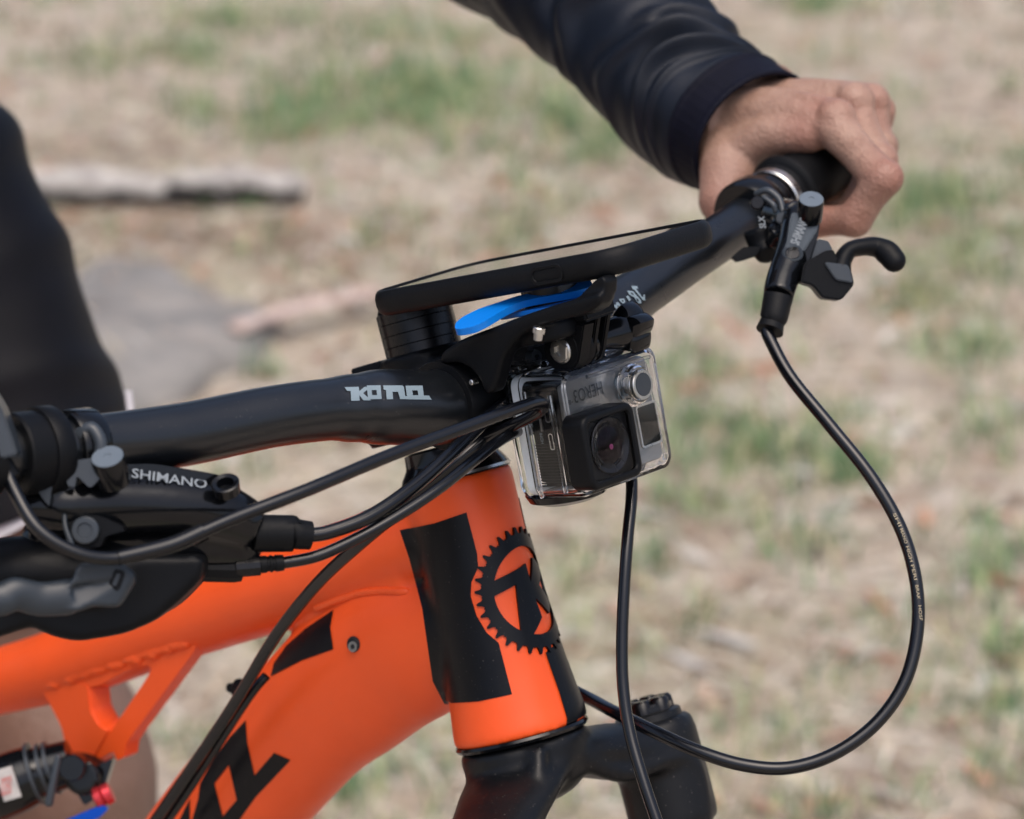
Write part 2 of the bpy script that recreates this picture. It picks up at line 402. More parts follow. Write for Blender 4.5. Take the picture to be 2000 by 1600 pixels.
def scatter_px(n, x0=-900, x1=2900, y0=-160, y1=1800):
    """random ground points spread evenly over the ground that the photograph covers"""
    out = []
    c = [Gd(x0, y0), Gd(x1, y0), Gd(x1, y1), Gd(x0, y1)]; lo = np.min(c, 0); hi = np.max(c, 0)
    p = np.stack([rng.uniform(lo[0], hi[0], n*6), rng.uniform(lo[1], hi[1], n*6), np.zeros(n*6)], -1)
    r = p-CP; d = r@(-CB); px = 1000+FPX*(r@CR)/d; py = 800-FPX*(r@CU)/d
    k = (px > x0) & (px < x1) & (py > y0) & (py < y1); p = p[k][:n]; return p, px[k][:n], py[k][:n]
def ribbons(p, ang, length, width, rise, lean, k=2, curl=None):
    """ribbons starting at p: heading ang, lying (rise 0) or standing up"""
    N = len(p); t = np.linspace(0, 1, k+1); dirv = np.stack([np.cos(ang), np.sin(ang), np.zeros(N)], -1); side = np.stack([-np.sin(ang), np.cos(ang), np.zeros(N)], -1)
    V = np.zeros((N, 2*(k+1), 3))
    for i, s in enumerate(t):
        c = p+dirv*(length*lean*s**1.5)[:, None]; c[:, 2] += length*rise*(s-.35*s*s*lean)+.003
        if curl is not None: c += side*(curl*s*s)[:, None]
        wd = (width*(1-.85*s**2))[:, None]*side*.5
        V[:, 2*i] = c-wd; V[:, 2*i+1] = c+wd
    return V
def near_px(px, py, patches):
    s = np.zeros(len(px))
    for x, y, a, b, k in patches: s = np.maximum(s, k*np.exp(-((px-x)/a)**2-((py-y)/b)**2))
    return s
GREEN = [(780, 215, 260, 55, .9), (1120, 260, 170, 70, .7), (380, 235, 50, 25, 1.), (560, 250, 120, 40, .8), (740, 465, 45, 40, .9), (1020, 350, 60, 40, .6), (1500, 890, 170, 60, .9), (1620, 930, 70, 50, 1.1),
         (1560, 1050, 90, 60, .6), (1410, 1400, 50, 45, 1.2), (1530, 1420, 40, 40, .8), (1820, 380, 110, 60, .9), (1900, 480, 90, 60, .8), (1780, 560, 60, 35, 1.), (1930, 1130, 60, 60, 1.1), (1960, 1330, 60, 90, .9), (1850, 1400, 90, 50, .7),
         (1130, 1090, 40, 40, .9), (1260, 1080, 40, 30, .8), (1580, 1560, 120, 40, .8), (1350, 720, 60, 40, .5), (1480, 560, 80, 40, .5), (1590, 10, 70, 16, .7), (560, 1250, 60, 20, .5), (1140, 1560, 120, 50, .6), (820, 1480, 80, 50, .6), (700, 1540, 60, 50, .5), (450, 70, 120, 25, .5), (1000, 470, 60, 40, .5), (1900, 860, 60, 60, .7), (1720, 1250, 60, 40, .5), (1880, 690, 90, 40, .5), (300, 130, 150, 30, .45), (850, 100, 150, 25, .4), (1430, 830, 100, 40, .6), (1310, 950, 60, 80, .5), (1350, 1200, 40, 40, .5)]
ROCKPX = [(150, 556), (215, 536), (262, 556), (330, 552), (372, 590), (420, 606), (448, 640), (500, 642), (560, 672), (520, 700), (505, 745), (430, 752), (390, 800), (250, 840), (130, 850), (90, 700)]
GREEN += [(x, y, a, a*.4, k) for x, y, a, k in zip(np.concatenate([rng.uniform(-900, -120, 26), rng.uniform(2120, 2900, 26)]), rng.uniform(-100, 1750, 52), rng.uniform(50, 160, 52), rng.uniform(.5, 1.1, 52))]
straw_c = 1.17*np.array([1, .99, .93])*np.array([(.50, .44, .36), (.45, .375, .295), (.58, .53, .465), (.33, .24, .18), (.24, .17, .13), (.48, .39, .31), (.38, .33, .23), (.62, .60, .56)])
p, px, py = scatter_px(90000)
on_rock = np.array([inside((a, b), [ROCKPX]) for a, b in zip(px, py)]); keep = ~on_rock | (rng.uniform(0, 1, len(p)) < .10); p = p[keep]; px = px[keep]; py = py[keep]; on_rock = on_rock[keep]
p[:, 2] = hgt(p[:, 0], p[:, 1])*np.where(on_rock, .5, 1)+np.where(on_rock, .056, 0); N = len(p)
c = straw_c[rng.integers(0, len(straw_c), N)]*rng.uniform(.75, 1.15, (N, 1))
fast_mesh('straw', ribbons(p, rng.uniform(0, 6.283, N), rng.uniform(.03, .11, N), rng.uniform(.0015, .005, N), rng.uniform(.0, .25, N), np.full(N, .95), 2, rng.normal(0, .012, N)), 2, c, tint_material('straw_litter'), 'pale dry straw scattered over the bare ground')
p, px, py = scatter_px(210000)
pr = near_px(px, py, GREEN)+.025+.05*(np.sin(px*.013+py*.021)*np.sin(px*.007-py*.03+2) > .3)
k = (rng.uniform(0, 1, len(p)) < pr*.95) & np.array([not inside((a, b), [ROCKPX]) for a, b in zip(px, py)])
p = p[k]; px = px[k]; py = py[k]; N = len(p); p[:, 2] = hgt(p[:, 0], p[:, 1])
# gather blades into tufts
tc_ = p[rng.integers(0, N, N//14)]; idx = rng.integers(0, len(tc_), N); tuft = rng.uniform(0, 1, N) < .6
p[tuft] = tc_[idx[tuft]]+np.concatenate([rng.normal(0, .022, (tuft.sum(), 2)), np.zeros((tuft.sum(), 1))], 1)
gc = 1.2*np.array([(.065, .150, .070), (.085, .185, .08), (.16, .23, .095), (.24, .27, .13), (.055, .125, .055), (.34, .33, .19)])
c = gc[rng.integers(0, len(gc), N)]*rng.uniform(.8, 1.25, (N, 1))
fast_mesh('grass', ribbons(p, rng.uniform(0, 6.283, N), rng.uniform(.03, .085, N), rng.uniform(.003, .006, N), rng.uniform(.5, 1., N), rng.uniform(.2, .7, N), 3), 3, c, tint_material('grass_blades', .6), 'thin green grass growing in scattered tufts')
p, px, py = scatter_px(1550)
keep = np.array([not inside((a, b), [ROCKPX]) for a, b in zip(px, py)]); p = p[keep]; N = len(p); p[:, 2] = hgt(p[:, 0], p[:, 1])+.004
DIRT = [(350, 470, 300, 60, 1.), (600, 480, 160, 60, .8), (640, 590, 120, 40, .8), (300, 320, 200, 40, .5), (1300, 1250, 200, 120, .35), (820, 600, 100, 60, .5)]
p2, px2, py2 = scatter_px(105000)
k2 = (rng.uniform(0, 1, len(p2)) < near_px(px2, py2, DIRT)*.9) & np.array([not inside((a, b), [ROCKPX]) for a, b in zip(px2, py2)])
p2 = p2[k2]; N2_ = len(p2); p2[:, 2] = hgt(p2[:, 0], p2[:, 1])+.002
dc = np.array([(.20, .12, .075), (.15, .095, .065), (.27, .175, .115), (.33, .235, .17), (.11, .075, .055)])
fast_mesh('leaf_mulch', ribbons(p2, rng.uniform(0, 6.283, N2_), rng.uniform(.02, .06, N2_), rng.uniform(.004, .011, N2_), rng.uniform(0, .2, N2_), np.full(N2_, .95), 2, rng.normal(0, .008, N2_)), 2, dc[rng.integers(0, 5, N2_)]*rng.uniform(.8, 1.2, (N2_, 1)), tint_material('mulch'), 'brown bark and leaf mulch around the log and rock')
lc = np.array([(.34, .17, .10), (.30, .18, .12), (.22, .13, .09), (.42, .29, .21), (.44, .23, .15), (.46, .43, .38), (.40, .37, .32), (.50, .48, .44)])
V = ribbons(p, rng.uniform(0, 6.283, N), rng.uniform(.04, .09, N), rng.uniform(.012, .022, N), rng.uniform(.05, .25, N), np.full(N, 1.), 4)
for i, s in enumerate((.25, .9, 1., .7, .05)):
    m_ = (V[:, 2*i]+V[:, 2*i+1])/2; h_ = V[:, 2*i+1]-V[:, 2*i]; h_ /= np.linalg.norm(h_, axis=1)[:, None]; wd = rng.uniform(.014, .024, N)[:, None]*s/2
    V[:, 2*i] = m_-h_*wd; V[:, 2*i+1] = m_+h_*wd
fast_mesh('fallen_leaves', V, 4, lc[rng.integers(0, len(lc), N)]*rng.uniform(.8, 1.2, (N, 1)), tint_material('dead_leaf', .7), 'brown and rust coloured dead leaves scattered over the straw')

# low grey rock, weathered log, strips of bark
def rough_mat(name, stops, scale=14, bump=.9, stretch=(1, 1, 1)):
    m = bpy.data.materials.new(name); m.use_nodes = True; t = m.node_tree; b = t.nodes['Principled BSDF']
    tc = t.nodes.new('ShaderNodeTexCoord'); mp = t.nodes.new('ShaderNodeMapping'); mp.inputs['Scale'].default_value = stretch; t.links.new(tc.outputs['Object'], mp.inputs['Vector'])
    n = t.nodes.new('ShaderNodeTexNoise'); n.inputs['Scale'].default_value = scale; n.inputs['Detail'].default_value = 8; t.links.new(mp.outputs[0], n.inputs['Vector'])
    r = t.nodes.new('ShaderNodeValToRGB'); e = r.color_ramp.elements
    while len(e) < len(stops): e.new(.5)
    for k, (p_, c_) in zip(e, stops): k.position = p_; k.color = (*c_, 1)
    t.links.new(n.outputs['Fac'], r.inputs['Fac']); t.links.new(r.outputs[0], b.inputs['Base Color']); b.inputs['Roughness'].default_value = .9
    bp = t.nodes.new('ShaderNodeBump'); bp.inputs['Strength'].default_value = bump; bp.inputs['Distance'].default_value = .01
    t.links.new(n.outputs['Fac'], bp.inputs['Height']); t.links.new(bp.outputs[0], b.inputs['Normal']); return m
ring0 = np.array([Gd(a, b) for a, b in rounded(ROCKPX, .3, 3)]); cen = ring0.mean(0); rings_ = []
for s, h in ((1.03, -.05), (1.0, .012), (.97, .03), (.9, .042), (.7, .05), (.45, .053), (.2, .054), (.02, .054)):
    q = cen+(ring0-cen)*s; q = q.copy(); q[:, 2] = hgt(q[:, 0], q[:, 1])*.5+h+.006*np.sin(q[:, 0]*23)*np.cos(q[:, 1]*19); rings_.append(list(q))
o = mk('flat_rock', G().rings(rings_), rough_mat('grey_rock', [(.3, (.10, .095, .088)), (.46, (.165, .158, .148)), (.58, (.205, .195, .18)), (.72, (.27, .25, .225))], 10, .5), bike=False, angle=60)
tag(o, 'low flat grey rock set in the ground behind the handlebar', 'rock')
def branch(name, a, b, r, m, seg=20, bend=.02, rough_=.18, squash=1., lift=0):
    a, b = np.array(a), np.array(b); ph = rng.uniform(0, 6, 4); rs = []; t_ = nrm(b-a); side = nrm(np.cross(t_, (0, 0, 1)))
    for s in np.linspace(0, 1, 42):
        c = a+(b-a)*s+side*bend*math.sin(s*5+ph[0]); c[2] = hgt(c[0], c[1])+r*squash*.55+lift
        e = min(1, min(s, 1-s)/.03+.35)
        rr = r*e*(1+.15*math.sin(s*11+ph[1])+.1*math.sin(s*23+ph[2]))
        rs.append([c+side*math.cos(x)*rr*(1+rough_*math.sin(3*x+s*9+ph[3])+rough_*.6*math.sin(7*x+s*14))+np.array([0, 0, 1])*math.sin(x)*rr*squash*(1+rough_*math.sin(5*x+s*17)) for x in np.linspace(0, 2*math.pi, seg, endpoint=False)])
    return mk(name, G().rings(rs), m, bike=False, angle=70)
def black_low_mix(m, thr=.003):  # turns the base colour black below a noisy height of the object
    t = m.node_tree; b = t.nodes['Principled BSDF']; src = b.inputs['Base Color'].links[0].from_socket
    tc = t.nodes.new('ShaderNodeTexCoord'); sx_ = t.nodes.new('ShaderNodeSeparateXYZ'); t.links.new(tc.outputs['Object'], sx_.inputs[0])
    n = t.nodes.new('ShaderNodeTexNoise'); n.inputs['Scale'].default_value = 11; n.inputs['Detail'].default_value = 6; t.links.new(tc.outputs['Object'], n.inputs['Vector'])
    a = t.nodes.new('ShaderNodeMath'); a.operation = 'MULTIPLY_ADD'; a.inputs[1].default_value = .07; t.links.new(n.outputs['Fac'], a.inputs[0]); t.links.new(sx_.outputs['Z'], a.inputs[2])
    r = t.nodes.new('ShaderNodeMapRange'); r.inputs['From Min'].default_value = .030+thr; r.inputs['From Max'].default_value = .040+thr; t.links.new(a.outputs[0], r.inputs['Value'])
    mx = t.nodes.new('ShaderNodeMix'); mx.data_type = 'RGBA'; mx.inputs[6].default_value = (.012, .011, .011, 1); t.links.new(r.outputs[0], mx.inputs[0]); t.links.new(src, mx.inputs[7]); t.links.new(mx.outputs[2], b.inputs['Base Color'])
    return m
logm = rough_mat('weathered_wood', [(.3, (.12, .11, .10)), (.45, (.32, .30, .28)), (.62, (.44, .42, .39)), (.8, (.52, .50, .47))], 22, 1., (1, 1, 1)); black_low_mix(logm)
o = branch('fallen_log', Gd(40, 406), Gd(598, 402), .031, logm, lift=.022); tag(o, 'weathered grey fallen log with black lower side lying on the dirt behind the rider', 'log')
barkm = rough_mat('pink_bark', [(.3, (.34, .25, .21)), (.55, (.47, .37, .33)), (.8, (.54, .46, .42))], 30, .6)
o = branch('bark_strip', Gd(452, 718), Gd(735, 632), .019, barkm, lift=.045, squash=.5, bend=.006, rough_=.08); tag(o, 'long pinkish strip of fallen bark beside the grey rock', 'bark')
bark2 = rough_mat('rust_bark', [(.3, (.26, .12, .075)), (.6, (.40, .20, .13)), (.8, (.46, .27, .19))], 30, .6)
o = branch('bark_strip.001', Gd(1330, 738), Gd(1520, 688), .012, bark2, squash=.4, bend=.008, rough_=.1); tag(o, 'rust brown strip of bark on the ground right of the action camera', 'bark')
o = branch('bark_strip.002', Gd(1400, 585), Gd(1475, 640), .010, bark2, squash=.4, bend=.004, rough_=.1); tag(o, 'short reddish strip of bark below the far brake lever', 'bark')

# ------------------------------------------------------------------ bicycle
bike = thing('bicycle', Bk((0.42, 0, 0)), 'bright orange mountain bike with black decals and bare black handlebar', 'bicycle')
HT0, HT1 = Vy(808, 605, 0), Vy(1018, 1430, 0); HD = nrm(HT1-HT0); HF = nrm(np.cross(HD, (0, 1, 0))); HF = HF if HF[0] > 0 else -HF
def A(py): return HT0+(HT1-HT0)*((py-605)/825)
HTop, HBot = A(928), A(1432); HL = np.linalg.norm(HBot-HTop)
def frame_geo():
    g = G()
    g.lathe(HTop, HD, [(0, .0238), (.004, .0246), (HL*.25, .0240), (HL*.5, .0246), (HL*.75, .0268), (HL*.9, .0288), (HL-.003, .0300), (HL, .0296)], 48)
    T = lambda px, py: Vy(px, py, 0)
    g.tube([T(905, 1035), T(800, 1062), T(700, 1098), T(560, 1142), T(420, 1186), T(300, 1226), T(150, 1288), T(0, 1330), T(-300, 1400)], [.0215, .0215, .0205, .0205, .0205, .0205, .019, .0175, .0165], 32, 6, up=(0, 1, 0), ry=[.021, .0225, .023, .0225, .0215, .021, .020, .018, .017])
    g.tube([T(985, 1238), T(900, 1232), T(800, 1256), T(700, 1322), T(600, 1410), T(490, 1540), T(400, 1650), T(250, 1850), T(60, 2120)], [.027, .031, .0365, .0365, .0340, .0325, .032, .031, .031], 32, 6, up=(0, 1, 0), ry=[.022, .0245, .027, .028, .028, .028, .028, .028, .028])
    g.tube([T(840, 1130), T(760, 1175), T(700, 1215)], [.030, .03, .018], 24, 4, up=(0, 1, 0), ry=[.019, .018, .014])
    return g
fg = sculpt(frame_geo(), .0016, 10, .55)
frame = mk('frame', fg, 'orange', bike, angle=180)
FB = fg.bvh()
# decals on the head tube: unrolled coordinates s (towards the rider's right positive), t down the axis
def on_head(off=.0004):
    def fn(s, t):
        R = .0262; ph = s/R; a = HTop+HD*t; dr = HF*math.cos(ph)+np.array([0, -1., 0])*math.sin(ph)
        h = FB.ray_cast(Vector(a+dr*.08), Vector(-dr))
        return None if h[0] is None else np.array(h[0])+np.array(h[1])*off
    return fn
def head_st(px, py):
    """unrolled coordinates of the point of the head tube seen at a pixel"""
    for k in (0, 4, -4, 8, -8, 12, -12, 18, -18, 26, -26, 36, -36):
        d = BM @ nrm(ray(px+k, py)); h = FB.ray_cast(Vector(C0), Vector(d))
        if h[0] is not None: break
    if k: print('shifted', px, py, k)
    q = np.array(h[0])-HTop; t = q@HD; r = q-HD*t
    return .0262*math.atan2(-r[1], r@HF), t
def ht(px, py):
    s, t = head_st(px, py); return s, t
panel = [(911, 1001), (932, 1082), (934, 1108), (921, 1137), (920, 1165), (931, 1202), (951, 1236), (974, 1256), (1000, 1356), (935, 1370), (868, 1374), (846, 1330), (826, 1190), (800, 1090), (782, 1036), (850, 1022)]
pg = sheet([panel], 7, on_px(FB, .0004)); mk('decal', pg, 'decal', frame, label='black panel decal on the right side of the head tube')
pm = G(); pm.v = [(p[0], -p[1], p[2]) for p in pg.v]; pm.f = [f[::-1] for f in pg.f]
mk('decal', pm, 'decal', frame, label='black panel decal on the left side of the head tube')
lo_ = [ht(1064, 1275), ht(1090, 1350), ht(1112, 1418)]
mk('decal', sheet([[lo_[0], lo_[1], lo_[2], (lo_[2][0]-.020, lo_[2][1]+.001), (lo_[0][0]-.026, lo_[0][1]-.006)]], .003, on_head(.0006)), 'decal', frame, label='black corner decal low on the front of the head tube')
# badge: a chainring with a letter, standing proud of the head tube
bc = (-.0022, .480*HL); RB = .0295
def ringpts(r, n, c=bc, sy=1.0): return [(c[0]+r*math.cos(x), c[1]+sy*r*math.sin(x)) for x in np.linspace(0, 2*math.pi, n, endpoint=False)]
teeth = []
NT = 32
for i in range(NT):
    a0 = 2*math.pi*i/NT
    for f, r in ((-.5, .0254), (-.38, .0250), (-.22, .0258), (-.10, .0279), (0, .0283), (.10, .0279), (.22, .0258), (.38, .0250)): teeth.append((bc[0]+r*math.cos(a0+f*2*math.pi/NT), bc[1]+r*math.sin(a0+f*2*math.pi/NT)))
def solid_on_head(loops, off, name, m, step=.0016):
    top = sheet(loops, step, on_head(off)); bot = sheet(loops, step, on_head(.00005))
    g = G(); n = len(top.v); g.add(top.v+bot.v, top.f)
    cnt = {}
    for f in top.f:
        for a, b in zip(f, f[1:]+f[:1]): cnt[(a, b)] = 1
    g.f += [(b, a, a+n, b+n) for (a, b) in cnt if (b, a) not in cnt]
    return mk(name, g, m, frame, angle=40)
solid_on_head([teeth, ringpts(.0196, 60)], .0013, 'badge', 'decal')
# letter: wide stem with serif and two arms (s positive = left in the picture)
bx, by = bc
L = lambda pts: [(bx-x*.00094, by+y*.00094) for x, y in pts]
solid_on_head([L([(-20.8, -8.5), (-3, -11.5), (1, -12.5), (1, -3.5), (9, -14), (19, -8), (8, -1), (17, 8), (9.5, 13), (1, 4), (1.5, 13.5), (-8, 20.5), (-13, 17.5), (-8.5, -4.5), (-20.8, -2)])], .00125, 'badge_letter', 'decal')
# decals on the down tube and the top tube
dt = on_px(FB, .0004)
mk('decal', sheet([[(652, 1192), (646, 1225), (652, 1268), (590, 1290), (530, 1321), (536, 1296), (560, 1262), (598, 1228)]], 9, dt), 'decal', frame, label='black wedge decal on top of the down tube')
mk('decal', sheet([[(481, 1407), (484, 1450), (498, 1514), (536, 1470), (568, 1484), (500, 1556), (440, 1640), (365, 1640), (388, 1560), (392, 1530), (420, 1480), (450, 1440)], [(448, 1494), (420, 1530), (436, 1594), (463, 1562), (456, 1530)]], 9, dt), 'decal', frame, label='large black letter printed along the down tube')
mk('decal', sheet([[(372, 1560), (352, 1600), (330, 1645), (362, 1645), (372, 1600)]], 9, dt), 'decal', frame)
mk('decal', sheet([[(640, 1018), (690, 1000), (735, 985), (760, 978), (738, 990), (700, 1004)], [(690, 1004), (735, 990), (715, 1001)]], 4, dt), 'decal', frame, label='thin black lettering along the top of the top tube')
# cable port, welds, zip-tie guides
hp = np.array(dt(693, 1258)); hp2 = np.array(dt(699, 1250))
hn = nrm(C0-hp); hn = nrm(np.array([.15, -.95, .2]))
port = G().lathe(hp+hn*.0006, -hn, [(0, .0036), (.0002, .0030), (-.0004, .0026), (.0008, .0024)], 20); mk('cable_port', port, 'blackprint', frame)
mk('bolt', G().lathe(hp+hn*.0004-np.array([0, 0, .0012]), hn, [(0, .0001), (0, .0026), (.0009, .0024), (.0009, .0012), (.0004, .0011), (.0004, .0001)], 16), 'hole', frame)
for s0, s1, r0, nm in (((842, 1040), (860, 1125), .0016, 'weld'),):
    pass
# shock mount under the top tube: a strut, a bracing bar and a bead of weld
def strut(outline, y0, y1, bevel=.003): return G().prism([Vy(a, b, y0) for a, b in outline], np.array([0, y1-y0, 0]), bevel, 3)
ws = G()
for i in range(64):
    t_ = i/63; q = dt(622+t_*172, 1186-42*t_+12*t_*t_-10*math.sin(math.pi*t_))
    if q is not None: ws.sphere(np.array(q)-nrm(C0-np.array(q))*.0016, np.array([.0028, .0022, .0020])*(1+.1*math.sin(i*2.3)), 8)
mk('weld_bead', sculpt(ws, .0007, 8), 'orange', frame, angle=180)
sm = mk('shock_mount', strut(rounded([(70, 1330), (172, 1332), (178, 1388), (192, 1414), (214, 1428), (186, 1478), (170, 1522), (146, 1526), (132, 1488), (118, 1420)], .2, 3), -.016, -.002), 'orange', frame)
mk('brace', strut(rounded([(275, 1290), (318, 1258), (390, 1258), (246, 1452), (243, 1478), (228, 1486), (221, 1468), (172, 1496), (180, 1482), (298, 1308)], .15, 3), -.015, -.006, .002), 'orange', sm)
mk('mount_plate', strut(rounded([(80, 1346), (90, 1322), (330, 1240), (365, 1240), (376, 1262), (340, 1270), (288, 1300), (262, 1304), (186, 1344)], .2, 3), -.0155, .0, .003), 'orange', sm)
wb = G()
for i in range(26):
    t = i/25; px = 95+t*265; wb.sphere(Vy(px, 1330-t*82+3*math.sin(i*2.1)+4, -.0158), np.array([.0050, .0026, .0036])*(1+.10*math.sin(i*1.7)), 8)
mk('weld_bead', sculpt(wb, .0009, 9), 'orange', sm, angle=180)
for px, py in ((470, 1360),):
    q = Vy(px, py, -.006); gg = G().lathe(q-HD*.002, nrm(Vy(540, 1240, 0)-Vy(300, 1600, 0)), [(0, .0044), (0, .0052), (.004, .0052), (.004, .0044)], 20)
    gg.rbox(q+UPC*.004-RIGHT*.004, (RIGHT, UPC, AWAY), (.0028, .0022, .0022), .0008); mk('zip_tie', gg, 'plastic', frame)
mk('cable_guide', G().rbox(Vy(486, 1372, -.004), (nrm(Vy(540, 1240, 0)-Vy(300, 1600, 0)), (0, 1, 0), nrm(Vy(560, 1400, 0)-Vy(470, 1360, 0))), (.014, .007, .0055), .003), 'orange', frame)
mk('seat_tube', G().tube([Vy(-300, 1400, 0), np.array([-.50, 0, -.66])], .017, 20), 'orange', frame)

# headset and fork
hs = G().lathe(A(868), HD, [(0, .0175), (.001, .0202), (.006, .0206), (.0075, .0212), (.011, .0236), (.0135, .0246), (.0142, .0240), (.0150, .0243)], 48); mk('headset_cover', hs, 'gloss', bike)
mk('headset_ring', G().lathe(A(924), HD, [(0, .0236), (.0, .0247), (.0012, .0248), (.0012, .0236)], 48), 'steel', bike)
mk('lower_cup', G().lathe(HBot-HD*.0005, HD, [(0, .020), (0, .0297), (.0012, .0302), (.0026, .0292), (.0026, .020)], 48), 'gloss', bike)
FT = HBot+HD*.0024
LFar, LNear = Vy(1267, 1405, .068), Vy(914, 1632, -.068)
def fork_geo():
    g = G(); c0 = FT+HD*.004
    g.lathe(FT, HD, [(0, .027), (.002, .0292), (.012, .0285), (.020, .025), (.026, .018), (.029, .010)], 40)
    for leg, s in ((LFar, 1), (LNear, -1)):
        e = leg+HD*.016; m1 = c0+HD*.006+(e-c0)*.30-HD*.004; m2 = c0+HD*.006+(e-c0)*.68-HD*.006
        g.tube([c0+HD*.006, m1, m2, e], [.0275, .0250, .0215, .0190], 28, 6, up=HD, ry=[.0110, .0105, .0130, .018])
        side = np.array([0, -1., 0])*(.010 if s < 0 else .004)
        g.tube([FT+HD*.003+HF*.0235+side*1.6, c0+HD*.012+(e-c0)*.45+HF*.0185+side*.5, leg+HD*.020+HF*.0175, leg+HD*.055+HF*.0175], [.004, .0046, .0044, .003], 12, 6)
        g.lathe(leg, HD, [(0, .0165), (.001, .0188), (.006, .0202), (.03, .0205), (.046, .0205), (.050, .0195)], 40)
    return g
fk = mk('fork', sculpt(fork_geo(), .0016, 14, .5), 'fork', bike, angle=180)
for leg, s in ((LFar, 1), (LNear, -1)):
    mk('stanchion', G().lathe(leg+HD*.046, HD, [(0, .0172), (.17, .0172)], 32), 'gloss', fk)
    mk('lower_leg', G().lathe(leg+HD*.20, HD, [(0, .018), (.002, .0225), (.02, .0235), (.12, .022), (.27, .019), (.28, .012)], 32), 'fork', fk)
    cap = G().lathe(leg-HD*.0005, HD, [(-.003, .001), (-.003, .0135), (-.0022, .0152), (.003, .0158), (.0035, .0165)], 40); mk('top_cap', cap, 'fork', fk)
kn = G(); kb = LFar-HD*.003
for i in range(6):
    a = i*math.pi/3; kn.lathe(kb+(HF*math.cos(a)+np.array([0, 1., 0])*math.sin(a))*.0085, -HD, [(0, .0048), (.005, .0046), (.0066, .0034), (.0066, .001)], 14)
kn.lathe(kb, -HD, [(0, .0105), (.004, .0100), (.005, .007), (.005, .001)], 24)
kk = mk('fork_knob', kn, 'anod', fk)
mk('knob_base', G().prism([LFar-HD*.0025+(HF*math.cos(a)+np.array([0, 1., 0])*math.sin(a))*.0135 for a in np.linspace(0, 2*math.pi, 6, endpoint=False)], -HD*.0045, .0008), 'anod', kk)
# wheels stand on the ground below the picture
def wheel(c, steer):
    r = .352; wh = G(); n = 64
    rs = []
    for a in np.linspace(0, 2*math.pi, n, endpoint=False):
        cc = c+np.array([math.cos(a), 0, math.sin(a)])*(r-.028); e = np.array([math.cos(a), 0, math.sin(a)])
        rs.append([cc+e*.028*math.cos(b)+np.array([0, 1., 0])*.028*math.sin(b) for b in np.linspace(0, 2*math.pi, 14, endpoint=False)])
    o = mk('wheel', G().lathe(c-np.array([0, .05, 0]), (0, 1, 0), [(0, .012), (.001, .02), (.1, .02), (.101, .012)], 24), 'anod', bike)
    mk('tyre', G().rings(rs, True), 'tyre', o)
    rs = []
    for a in np.linspace(0, 2*math.pi, n, endpoint=False):
        e = np.array([math.cos(a), 0, math.sin(a)]); rs.append([c+e*(r-.052+.006*math.cos(b))+np.array([0, 1., 0])*.015*math.sin(b) for b in np.linspace(0, 2*math.pi, 10, endpoint=False)])
    mk('rim', G().rings(rs, True), 'anod', o)
    sp = G()
    for i in range(28):
        a = 2*math.pi*i/28; s = (-1)**i; sp.tube([c+np.array([math.cos(a+.35*s)*.02, s*.03, math.sin(a+.35*s)*.02]), c+np.array([math.cos(a), 0, math.sin(a)])*(r-.05)], .001, 6)
    mk('spokes', sp, 'anod', o)['kind'] = 'stuff'
gz = -1.05+.352
wheel(np.array([.335, 0, gz+.012]), 0); wheel(np.array([-.86, 0, gz-.012]), 0)
mk('rear_stays', G().tube([np.array([-.48, -.055, -.70]), np.array([-.86, -.065, gz])], .011).tube([np.array([-.48, .055, -.70]), np.array([-.86, .065, gz])], .011).tube([np.array([-.44, -.05, -.25]), np.array([-.86, -.065, gz])], .010).tube([np.array([-.44, .05, -.25]), np.array([-.86, .065, gz])], .010), 'orange', frame)
sd_ = mk('saddle', sculpt(G().tube([np.array([-.52, 0, -.045]), np.array([-.62, 0, -.045]), np.array([-.78, 0, -.035])], [.018, .03, .065], 20, 4, ry=[.015, .018, .022]), .004, 4), 'plastic', bike, angle=180)
mk('seat_post', G().tube([np.array([-.66, 0, -.06]), np.array([-.585, 0, -.30]), np.array([-.50, 0, -.62])], .0155, 20), 'anod', bike)

# stem with spacers
SZ = -HD                                          # up the steerer
stem = mk('stem', sculpt(G().lathe(A(684), HD, [(0, .0185), (.001, .0200), (.040, .0200), (.041, .0185)], 36)
    .rbox(A(762)-HF*.014, (HF, (0, 1, 0), SZ), (.026, .0165, .0185), .004)
    .rbox(A(770)+HF*.022, (HF, (0, 1, 0), SZ), (.026, .019, .0155), .005)
    .lathe(np.array([.045, -.0235, .0165]), (0, 1, 0), [(0, .0175), (.001, .0195), (.046, .0195), (.047, .0175)], 36), .0013, 3), 'plastic', bike, angle=50)
for k in range(2): mk('stem_bolt', G().lathe(A(735+k*62)-HF*.031-np.array([0, .0175, 0]), (0, 1, 0), [(0, .0028), (-.001, .0045), (.004, .0045), (.012, .0045)], 18), 'darkgrey', stem)
fp = mk('face_plate', G().rbox(np.array([.0655, 0, .0185]), (nrm([.92, 0, .25]), (0, 1, 0), nrm([-.25, 0, .92])), (.0035, .0215, .019), .002), 'plastic', stem)
for sy in (-1, 1):
    for sz in (-1, 1): mk('bolt', G().lathe(np.array([.0685, sy*.016, .0185+sz*.0145]), (.92, 0, .25), [(0, .0035), (.0035, .0033), (.0035, .0015), (.001, .0014)], 14), 'darkgrey', fp)
y_ = 602; hsp = [30, 26, 22, 24]
prev = 602
for i, h in enumerate((21, 22, 22, 18)):
    a, b = A(prev), A(prev+h-.3); n = np.linalg.norm(b-a); mk('spacer', G().lathe(a, HD, [(0, .0148), (0, .0168), (.0002, .0170), (n-.0002, .0170), (n, .0168), (n, .0148)], 44), 'anod', stem); prev += h
mk('spacer', G().lathe(A(596), HD, [(0, .0148), (0, .0160), (.0016, .0164), (.0018, .0150)], 44), 'anod', stem, label='thin top spacer of the stack')
